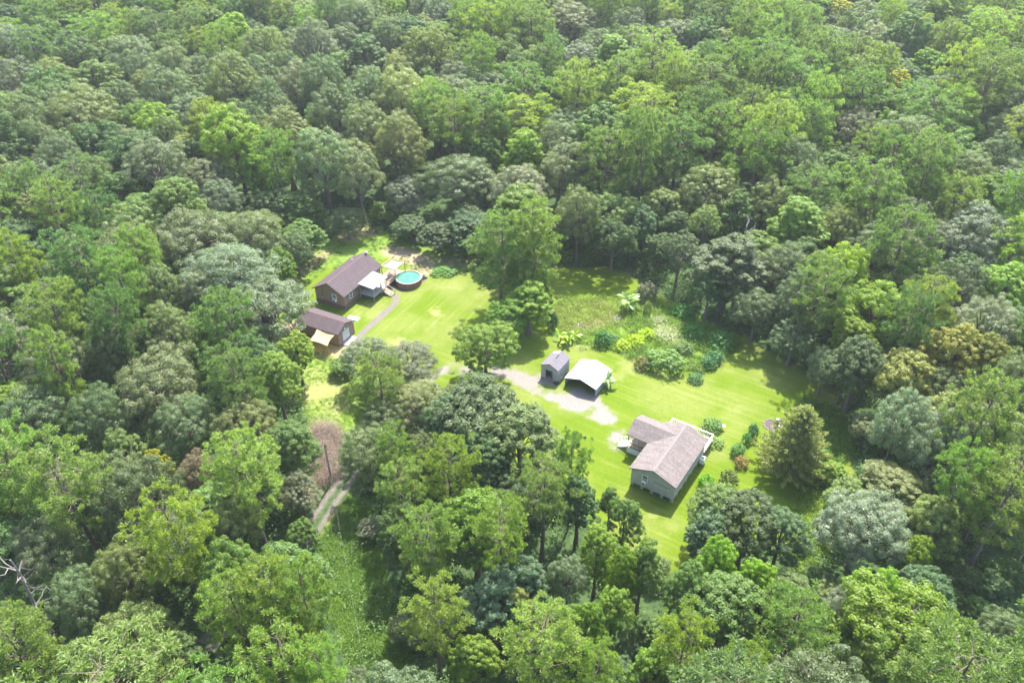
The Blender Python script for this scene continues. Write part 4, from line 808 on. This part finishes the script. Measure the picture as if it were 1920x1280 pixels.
# ------------------------------------------------------------------ garden plants and small things
# conical cedar
ct, cc = grow_cedar(500, R=5.3, H=12.5); ced = thing('cedar_tree', 'lone conical olive-green cedar on the lawn right of the grey house', 'cedar tree', (*at(1478, 888)[:2], 0)); ct.obj('trunk', M_BARK, ced, True)
o = cc.obj('crown', M_NEEDLE, ced); o.color = (.220, .250, .090, 1)
for (px, py, H, s, lab) in ((22, 1050, 17, 1, 'bare white snag with spread dead limbs among oaks at the lower left'), (52, 842, 17, 2, 'thin dead snag poking out of the trees above the white snag'), (1403, 425, 16, 3, 'broken dead snag with drooping limbs above the dark dome-shaped tree')):
    q = at(px, py, H); sn = thing('dead_tree', lab, 'dead tree', (q[0], q[1], 0), s*1.3, 'dead snags in the forest'); grow_snag(700+s, H, .26).obj('trunk', simple('bleached_wood', (.17, .145, .135), .9, var=.2), sn, True)
# bushes of the garden and lawn
BUSH = []
for s in range(4):
    st, cr = grow_bush(600+s); BUSH.append((st.mesh('bush_stems', M_BARK), cr.mesh('bush_leaves', M_BROAD)))
def bush(name, lab, cat, px, py, rpx, h, tone, k=0, group=None, sy=1., rz=0.):
    p = at(px, py); _, d = to_px(p); R = rpx*d[0]/FPX
    o = thing(name, lab, cat, (p[0], p[1], 0), rz, group); o.scale = (R, R*sy, h/1.2); link('stems', BUSH[k][0], o); c = link('leaves', BUSH[k][1], o); c.color = (*(1.3*v for v in tone), 1); return o
G_ = 'bushes round the garden'
bush('shrub', 'large rounded pale green shrub right of the carport', 'shrub', 1245, 690, 38, 2.7, (.14, .22, .06), 0, G_, .75, -.5)
bush('shrub', 'dull reddish-green shrub against the left end of the large pale shrub', 'shrub', 1203, 688, 15, 1.7, (.17, .17, .06), 1, G_)
bush('shrub', 'bright yellow low hedge-like shrub in the garden, left lobe', 'shrub', 1170, 651, 16, 1.1, (.25, .33, .006), 2, G_)
bush('shrub', 'bright yellow low hedge-like shrub in the garden, middle and fullest lobe', 'shrub', 1190, 646, 18, 1.4, (.27, .35, .006), 1, G_)
bush('shrub', 'bright yellow low hedge-like shrub in the garden, right lobe', 'shrub', 1211, 632, 16, 1.2, (.25, .34, .006), 0, G_)
bush('shrub', 'dark green upright leafy clump left of the yellow shrubs', 'shrub', 1130, 645, 17, 2.2, (.055, .15, .04), 3, G_)
bush('shrub', 'blue-green low clump right of the dark upright clump', 'shrub', 1148, 640, 13, 1.2, (.10, .19, .07), 2, G_)
bush('shrub', 'dark green long shrub growing behind the plank bed edge', 'shrub', 1335, 682, 27, 1.7, (.05, .14, .05), 0, G_, .6, .75)
bush('shrub', 'dark low shrub in front of the plank bed edge', 'shrub', 1303, 713, 15, .9, (.05, .14, .035), 1, G_)
bush('shrub', 'tall dark bush beside the lime banana clump', 'shrub', 1036, 615, 11, 3.2, (.045, .10, .045), 3, G_)
bush('shrub', 'grey-leaved bush beside the tall banana plant', 'shrub', 1212, 562, 20, 3.0, (.11, .12, .08), 0, G_)
bush('shrub', 'slim flowering bush below the tall banana plant', 'shrub', 1213, 590, 8, 2.6, (.16, .20, .07), 2, G_)
bush('shrub', 'mid green bush in the garden under the dark wood edge', 'shrub', 1280, 590, 22, 1.6, (.06, .19, .03), 1, G_)
bush('shrub', 'spotted green bush in the upper right of the garden', 'shrub', 1300, 628, 24, 1.7, (.08, .19, .035), 3, G_)
bush('shrub', 'tangled green bush at the right corner of the garden', 'shrub', 1352, 645, 26, 2.0, (.075, .18, .04), 2, G_)
bush('shrub', 'soft grey-green bush behind the large pale shrub', 'shrub', 1283, 660, 17, 1.3, (.12, .18, .06), 0, G_)
bush('shrub', 'loose green bush under the rear deck rail of the grey house', 'shrub', 1334, 803, 19, 1.3, (.11, .20, .045), 1, G_)
bush('shrub', 'low weedy bush beside the rear right corner of the grey house', 'shrub', 1343, 832, 15, .8, (.15, .23, .05), 2, G_)
bush('shrub', 'round bright green bush right of the grey house front corner', 'shrub', 1322, 915, 16, 2.0, (.12, .26, .015), 0, G_)
bush('shrub', 'blue-green upright bush on the lawn left of the cedar', 'shrub', 1410, 820, 11, 2.4, (.085, .17, .09), 3, G_)
bush('shrub', 'smaller companion bush beside the blue-green upright bush', 'shrub', 1398, 830, 9, 1.6, (.07, .19, .06), 1, G_)
bush('shrub', 'reddish-brown flowering bush in the bed right of the grey house', 'shrub', 1390, 872, 13, 1.3, (.22, .16, .06), 2, G_)
bush('shrub', 'pale green bush behind the reddish-brown flowering bush', 'shrub', 1382, 852, 14, 1.6, (.11, .21, .07), 0, G_)
bush('shrub', 'olive leggy bush below the reddish-brown flowering bush', 'shrub', 1363, 912, 18, 2.6, (.12, .155, .055), 1, G_)
bush('shrub', 'bushy grey-green plant at the lawn end beside the lower trees', 'shrub', 1362, 940, 20, 2.4, (.10, .15, .045), 3, G_)
bush('shrub', 'low green bushes on the rough grass right of the pool', 'shrub', 835, 512, 26, .9, (.085, .20, .03), 2, G_, .6)
bush('shrub', 'leafy green bush at the wood edge behind the pool', 'shrub', 770, 447, 22, 3.0, (.07, .18, .035), 0, G_)
bush('shrub', 'pale green bush at the foot of the bare-trunked oaks', 'shrub', 655, 425, 12, 1.5, (.10, .21, .05), 1, G_)
bush('shrub', 'lime bush by the cedar among tall weeds', 'shrub', 1560, 905, 24, 2.8, (.19, .27, .03), 2, G_)
bush('shrub', 'dark low bush at the foot of the conical cedar', 'shrub', 1530, 855, 24, 1.6, (.06, .17, .03), 3, G_)
# banana plants: every big leaf a part
def blade(L=2.0, Wd=.5, arch=.5, n=6):
    M = NM(); t = np.linspace(0, 1, n+1); w = Wd*.5*np.clip(np.sin(np.clip(t*1.02, 0, 1)*math.pi)**.55, .06, 1); x = L*t*(1-.18*arch*t); z = L*(.55*t-arch*1.05*t*t)
    V = np.concatenate([np.stack([x, -w, z+.06*Wd], 1), np.stack([x, 0*w, z], 1), np.stack([x, w, z+.06*Wd], 1)]); k = n+1; i = np.arange(n)
    M.add(V, np.concatenate([np.stack([i, i+1, k+i+1, k+i], 1), np.stack([k+i, k+i+1, 2*k+i+1, 2*k+i], 1)])); return M
M_BANANA = foliage('banana_leaf', None, rough=.4, spec=.5, transl=.4, var=.12, warm=.2)
BL = [blade(2.0, .55, a).mesh('banana_leaf', M_BANANA, True) for a in (.35, .6, .85)]
M_STALK = simple('banana_stalk', (.20, .24, .08), .7)
def banana(lab, px, py, n, L, H, tone, spread=.5, stems=3, sd=0):
    r_ = random.Random(sd); p = at(px, py); o = thing('banana_plant', lab, 'banana plant', (p[0], p[1], 0), 0, 'banana plants')
    S = [(r_.uniform(-spread, spread), r_.uniform(-spread, spread), H*r_.uniform(.6, 1.05)) for _ in range(stems)]
    for x, y, h in S: NM().tube([(x, y, -.05), (x*1.1, y*1.1, h*.5), (x*1.2, y*1.2, h)], [.12, .10, .06], 7).obj('stem', M_STALK, o, True)
    for i in range(n):
        x, y, h = S[i % stems]; q = link('leaf', BL[r_.randrange(3)], o); q.location = (x*1.2, y*1.2, h*r_.uniform(.86, 1)); q.rotation_euler = (r_.uniform(-.25, .25), r_.uniform(-.75, .1), i*2.4+r_.uniform(-.3, .3)); s = L/2*r_.uniform(.75, 1.15); q.scale = (s, s, s)
        q.color = tuple(np.array(tone)*r_.uniform(.8, 1.25))+(1,)
banana('tall banana plant with large drooping leaves at the back of the garden', 1179, 583, 17, 2.6, 2.3, (.15, .25, .05), .45, 3, 1)
banana('lime-yellow banana clump at the left edge of the garden', 1062, 643, 30, 1.7, 1.2, (.20, .31, .02), 1.1, 7, 2)
banana('pale green banana plant beside the right side of the carport', 1143, 728, 18, 1.6, 1.5, (.17, .27, .09), .5, 4, 3)
# ornamental grass
def grass_clump(lab, px, py, n, L, tone, sp, sd):
    rg = np.random.default_rng(sd); M = NM(); p = at(px, py)
    for i in range(n):
        a = rg.uniform(0, 6.28); b = np.array([rg.normal()*sp, rg.normal()*sp, 0]); l = L*rg.uniform(.6, 1.2); d = np.array([math.cos(a), math.sin(a), 0]); s = np.array([-d[1], d[0], 0])*.035
        P = [b+d*l*.45*t+np.array([0, 0, l*(1.0*t-.62*t*t)]) for t in (0, .35, .7, 1)]
        M.add(np.array([q+e for q in P for e in (-s, s)]), [(0, 1, 3, 2), (2, 3, 5, 4), (4, 5, 7, 6)])
    o = thing('ornamental_grass', lab, 'grass clump', (p[0], p[1], 0), 0, 'pale grass clumps in the garden'); M.obj('blades', foliage('pale_grass_blade', tone, var=.3, warm=.3), o)
grass_clump('tall pale grass clump in the middle of the garden', 1246, 628, 700, 2.0, (.26, .30, .12), .9, 4)
grass_clump('pale grass clump behind the tall middle clump', 1236, 604, 350, 1.6, (.28, .30, .15), .6, 5)
grass_clump('dry pale grass clump beside the soft grey-green bush', 1262, 642, 300, 1.3, (.24, .27, .13), .8, 6)
# plank edge of the raised bed
pb = thing('bed_edging', 'two weathered planks edging the bed right of the large pale shrub', 'bed edging', (0, 0, 0))
e0, e1 = at(1288, 680), at(1318, 701); M_PLANK = simple('weathered_plank', (.27, .23, .22), .9, var=.2, scale=6)
for a, b in ((0, .5), (.52, 1)):
    A, B = e0+(e1-e0)*a, e0+(e1-e0)*b
    for k in range(2): NM().bar((A[0], A[1], .1+.2*k), (B[0], B[1], .1+.2*k), .06, .19).obj('plank', M_PLANK, pb)
for a in (.02, .51, .99): A = e0+(e1-e0)*a; NM().box(A[0]-.04, A[0]+.04, A[1]+.05, A[1]+.13, -.1, .5).obj('stake', M_PLANK, pb)
# brush pile
rg = np.random.default_rng(9)
for px, py, n, lab in ((1152, 600, 40, 'heap of grey dead branches in the garden'), (1095, 614, 26, 'low scatter of dead sticks in the olive brush')):
    p = at(px, py); SK = []
    for i in range(n):
        a = rg.uniform(0, 6.28); c = np.array([rg.normal()*.9, rg.normal()*.7, rg.uniform(.05, .5)]); l = rg.uniform(.5, 1.6); d = np.array([math.cos(a), math.sin(a), rg.uniform(-.15, .25)])*l; SK.append(NM().tube([c-d*.5, c+rg.normal(size=3)*.05, c+d*.5], [.045, .035, .02], 5))
    bp_ = thing('brush_pile', lab, 'brush pile', (p[0], p[1], 0), 0, 'brush piles'); [q.obj('branch', M_DEAD, bp_) for q in SK]
# metal standpipe in its mulch ring
p = at(1455, 800); sp = thing('metal_standpipe', 'upright blue-grey metal cylinder with white cap in the mulch ring', 'metal cylinder', (p[0]+.1, p[1], 0))
NM().tube([(0, 0, -.1), (0, 0, 1.55)], .24, 16).obj('pipe', simple('blue_grey_metal', (.16, .20, .30), .45, metal=.3), sp, False); NM().tube([(0, 0, 1.552), (0, 0, 1.63)], .27, 16).obj('cap', M_WHITE, sp)
p = at(1449, 797); rs = np.random.default_rng(3); stone = NM()
V = fib(14, rs)*np.array([.2, .15, .1])*rs.uniform(.85, 1.15, (14, 1)); bm = bmesh.new(); [bm.verts.new(v) for v in V]; bmesh.ops.convex_hull(bm, input=bm.verts); sme = bpy.data.meshes.new('stone'); bm.to_mesh(sme); bm.free(); sme.materials.append(simple('edging_stone', (.20, .17, .16), .9, var=.25))
er = thing('stone_edging', 'ring of small stones edging the mulch bed of the metal cylinder', 'stone edging', (p[0], p[1], 0))
for k in range(26): o = link('stone', sme, er); t = k*2*math.pi/26; o.location = (1.33*math.cos(t), 1.33*math.sin(t), .03); o.rotation_euler = (0, 0, k*1.7); o.scale = (1+.3*math.sin(k*3.1),)*3
q = thing('bucket', 'small white bucket standing in the mulch ring', 'bucket', (p[0]+.75, p[1]-.5, 0)); NM().tube([(0, 0, 0), (0, 0, .32)], [.12, .16], 12).obj('body', M_WHITE, q); NM().tube([(-.16, 0, .3), (0, -.1, .44), (.16, 0, .3)], .01, 5).obj('handle', M_STEEL, q)
# kettle grill by the rear deck
p = at(1348, 805); kg = thing('kettle_grill', 'black round grill standing in weeds behind the grey house', 'grill', (p[0], p[1], 0))
NM().tube([(0, 0, .55), (0, 0, .62), (0, 0, .75), (0, 0, .85)], [.12, .33, .42, .43], 16).obj('bowl', M_BLACK, kg, True); NM().tube([(0, 0, .86), (0, 0, 1.0), (0, 0, 1.1)], [.43, .33, .06], 16).obj('lid', simple('dark_enamel', (.07, .07, .08), .3), kg, True)
for k in range(3): t = k*2.09; NM().bar((.2*math.cos(t), .2*math.sin(t), .6), (.4*math.cos(t), .4*math.sin(t), 0), .04).obj('leg', M_STEEL, kg)
NM().box(.42, .85, -.25, .25, .74, .78).obj('side_shelf', M_WHITE, kg)
# mower at the shed corner
p = at(1042, 718); mw = thing('lawn_mower', 'small dark lawn mower parked at the shed front corner', 'lawn mower', (p[0]+.1, p[1]-.1, 0), .6)
NM().box(-.38, .38, -.26, .26, .12, .28).obj('deck', M_BLACK, mw); NM().tube([(0, 0, .285), (0, 0, .5)], .15, 10).obj('engine', simple('engine_grey', (.12, .12, .13), .5), mw)
wl = NM().tube([(0, -.03, 0), (0, .03, 0)], .13, 14).mesh('wheel', M_BLACK)
for x in (-.3, .3):
    for y in (-.3, .3): o = link('wheel', wl, mw); o.location = (x, y, .13)
h_ = NM(); h_.bar((.35, -.2, .25), (.95, -.2, .95), .035); h_.bar((.35, .2, .25), (.95, .2, .95), .035); h_.bar((.95, -.2, .95), (.95, .2, .95), .035); h_.obj('handle', M_STEEL, mw)
# utility pole wrapped in dead vines, and its cable
p = at(622, 905); up = thing('utility_pole', 'dark pole wrapped in dead brown vines at the head of the two-rut track', 'utility pole', (p[0], p[1], 0))
NM().tube([(0, 0, -.3), (0, 0, 4), (0, 0, 7.6)], [.15, .13, .10], 9).obj('pole', M_BARK, up, True); NM().tube([(.2, 0, 7.0), (.2, 0, 7.35)], .07, 7).obj('insulator', M_BARK, up)
T0 = np.array([p[0], p[1], 7.4]); T1 = at(690, 1290, 8.0)
tt = np.linspace(0, 1, 24)[:, None]; P = T0+(T1-T0)*tt; P[:, 2] -= 1.2*np.sin(tt[:, 0]*math.pi)
tag(NM().tube(P, .010, 5).obj('power_line', simple('cable_grey', (.13, .14, .11), .7)), 'thin power cable running from the vine-wrapped pole over the vines', 'power line')
# ------------------------------------------------------------------ low growth nobody could count
def patches(name, pts, rad, hgt, leaf, n, mats, rng, kind='stuff', asp=.6, up=.5):
    """many small mounds of leaf faces joined into one mesh"""
    pts = np.asarray(pts); k = len(pts); M = NM()
    v = rng.normal(size=(k, n, 3)); v[..., 2] = np.abs(v[..., 2]); v = unit(v); s = rng.uniform(.35, 1.05, (k, n, 1))
    R = np.broadcast_to(np.asarray(rad, float), (k,))[:, None]; H = np.broadcast_to(np.asarray(hgt, float), (k,))[:, None]
    C = v*s; C = np.stack([pts[:, 0:1]+C[..., 0]*R, pts[:, 1:2]+C[..., 1]*R, C[..., 2]*H+.03], -1).reshape(-1, 3)
    Nn = unit(v.reshape(-1, 3)+.5*rng.normal(size=(k*n, 3))+np.array([0, 0, up])); sz = np.broadcast_to(np.asarray(leaf, float), (k,))[:, None]*rng.uniform(.6, 1.35, (k, n)); cards(M, C, Nn, sz.ravel(), asp, rng)
    return tag(M.obj(name, mats), kind=kind)
def scatter(poly, n, rng, cond=None):
    lo, hi = poly.min(0), poly.max(0); P = rng.uniform(lo, hi, (n*3, 2)); P = P[inside(P, poly)]
    if cond is not None: P = P[cond(P)]
    return P[:n]
ur = np.random.default_rng(77)
keep_off = lambda P: (sdf(P, LAWN_A) < -.8) & (sdf(P, LAWN_B) < -.5) & (sdf(P, STRIP) < 0) & (seg_dist(P, TRACK, False) > 2.2) & (seg_dist(P, TRACK_UP, False) > 2.0) & (sdf(P, ROUGH_A) < 0)
view = np.array([(-60, 42), (60, 42), (125, 165), (-125, 165)], float)
P = scatter(view, 4600, ur, keep_off); sz = ur.uniform(.8, 2.0, len(P)); patches('undergrowth', P, sz, sz*ur.uniform(.7, 1.3, len(P)), .2+.06*sz, 60, M_UNDER, ur)
PE = scatter(view, 60000, ur, lambda P: (np.maximum(sdf(P, LAWN_B), sdf(P, ROUGH_A)) < -.4) & (np.maximum(sdf(P, LAWN_B), sdf(P, ROUGH_A)) > -6.5) & (sdf(P, STRIP) < -1) & (P[:, 1] > 72) & (seg_dist(P, TRACK, False) > 4) & (seg_dist(P, TRACK_UP, False) > 4))[:460]
sz = ur.uniform(1.0, 2.1, len(PE)); patches('wood_edge_thicket', PE, sz, sz*ur.uniform(1.2, 2.4, len(PE)), .3, 120, M_UNDER, ur)
P = scatter(VINES, 2400, ur, lambda P: seg_dist(P, TRACK, False) > 2.0); sz = ur.uniform(.4, 1.1, len(P)); patches('vine_cover', P, sz, sz*.6, .13, 46, M_VINE, ur)
P = scatter(GARDEN, 2300, ur, lambda P: sdf(P, BRUSH) < .3); P = P[fbm(P, 4, 40) > .33]; sz = ur.uniform(.35, 1.0, len(P)); patches('tall_weeds', P, sz, sz*1.1, .18, 30, M_WEED, ur)
P = scatter(GARDEN, 420, ur, lambda P: (sdf(P, BRUSH) < -1) & (fbm(P, 5, 62) > .5)); sz = ur.uniform(.5, 1.1, len(P)); patches('tangled_weeds', P, sz, sz*ur.uniform(.9, 1.9, len(P)), .17, 70, M_VINE, ur)
P = scatter(BRUSH, 620, ur); sz = ur.uniform(.6, 1.15, len(P)); patches('olive_brush', P, sz, sz*.8, .17, 34, M_BRUSH, ur)
P = scatter(STRIP, 700, ur, lambda P: fbm(P, 5, 44) > .5); sz = ur.uniform(.2, .5, len(P)); patches('strip_weeds', P, sz, sz*.5, .14, 14, M_WEED, ur)
P = scatter(ROUGH_A, 2200, ur, lambda P: (sdf(P, LAWN_A) < .8) & (fbm(P, 5, 45) > .46)); sz = ur.uniform(.25, .65, len(P)); patches('clearing_weeds', P, sz, sz*.6, .16, 18, M_VINE, ur)
E1 = np.array([at(*q)[:2] for q in ((1500, 905), (1560, 870), (1620, 960), (1560, 1040), (1500, 1080), (1460, 1040), (1480, 980))]); P = scatter(E1, 700, ur); sz = ur.uniform(.35, .9, len(P)); patches('lawn_edge_weeds', P, sz, sz*1.1, .2, 26, M_WEED, ur)
E2 = np.array([at(*q)[:2] for q in ((1500, 740), (1580, 770), (1610, 850), (1560, 880), (1545, 830))]); P = scatter(E2, 500, ur); sz = ur.uniform(.35, .9, len(P)); patches('shade_weeds', P, sz, sz*.9, .2, 26, M_VINE, ur)
DV = np.array([at(*q)[:2] for q in ((585, 800), (640, 800), (645, 870), (632, 905), (600, 915), (585, 860))]); P = scatter(DV, 420, ur); sz = ur.uniform(.8, 1.6, len(P)); patches('dead_vines', P, sz, sz*2.0, .15, 110, M_DEADVINE, ur, asp=.25)
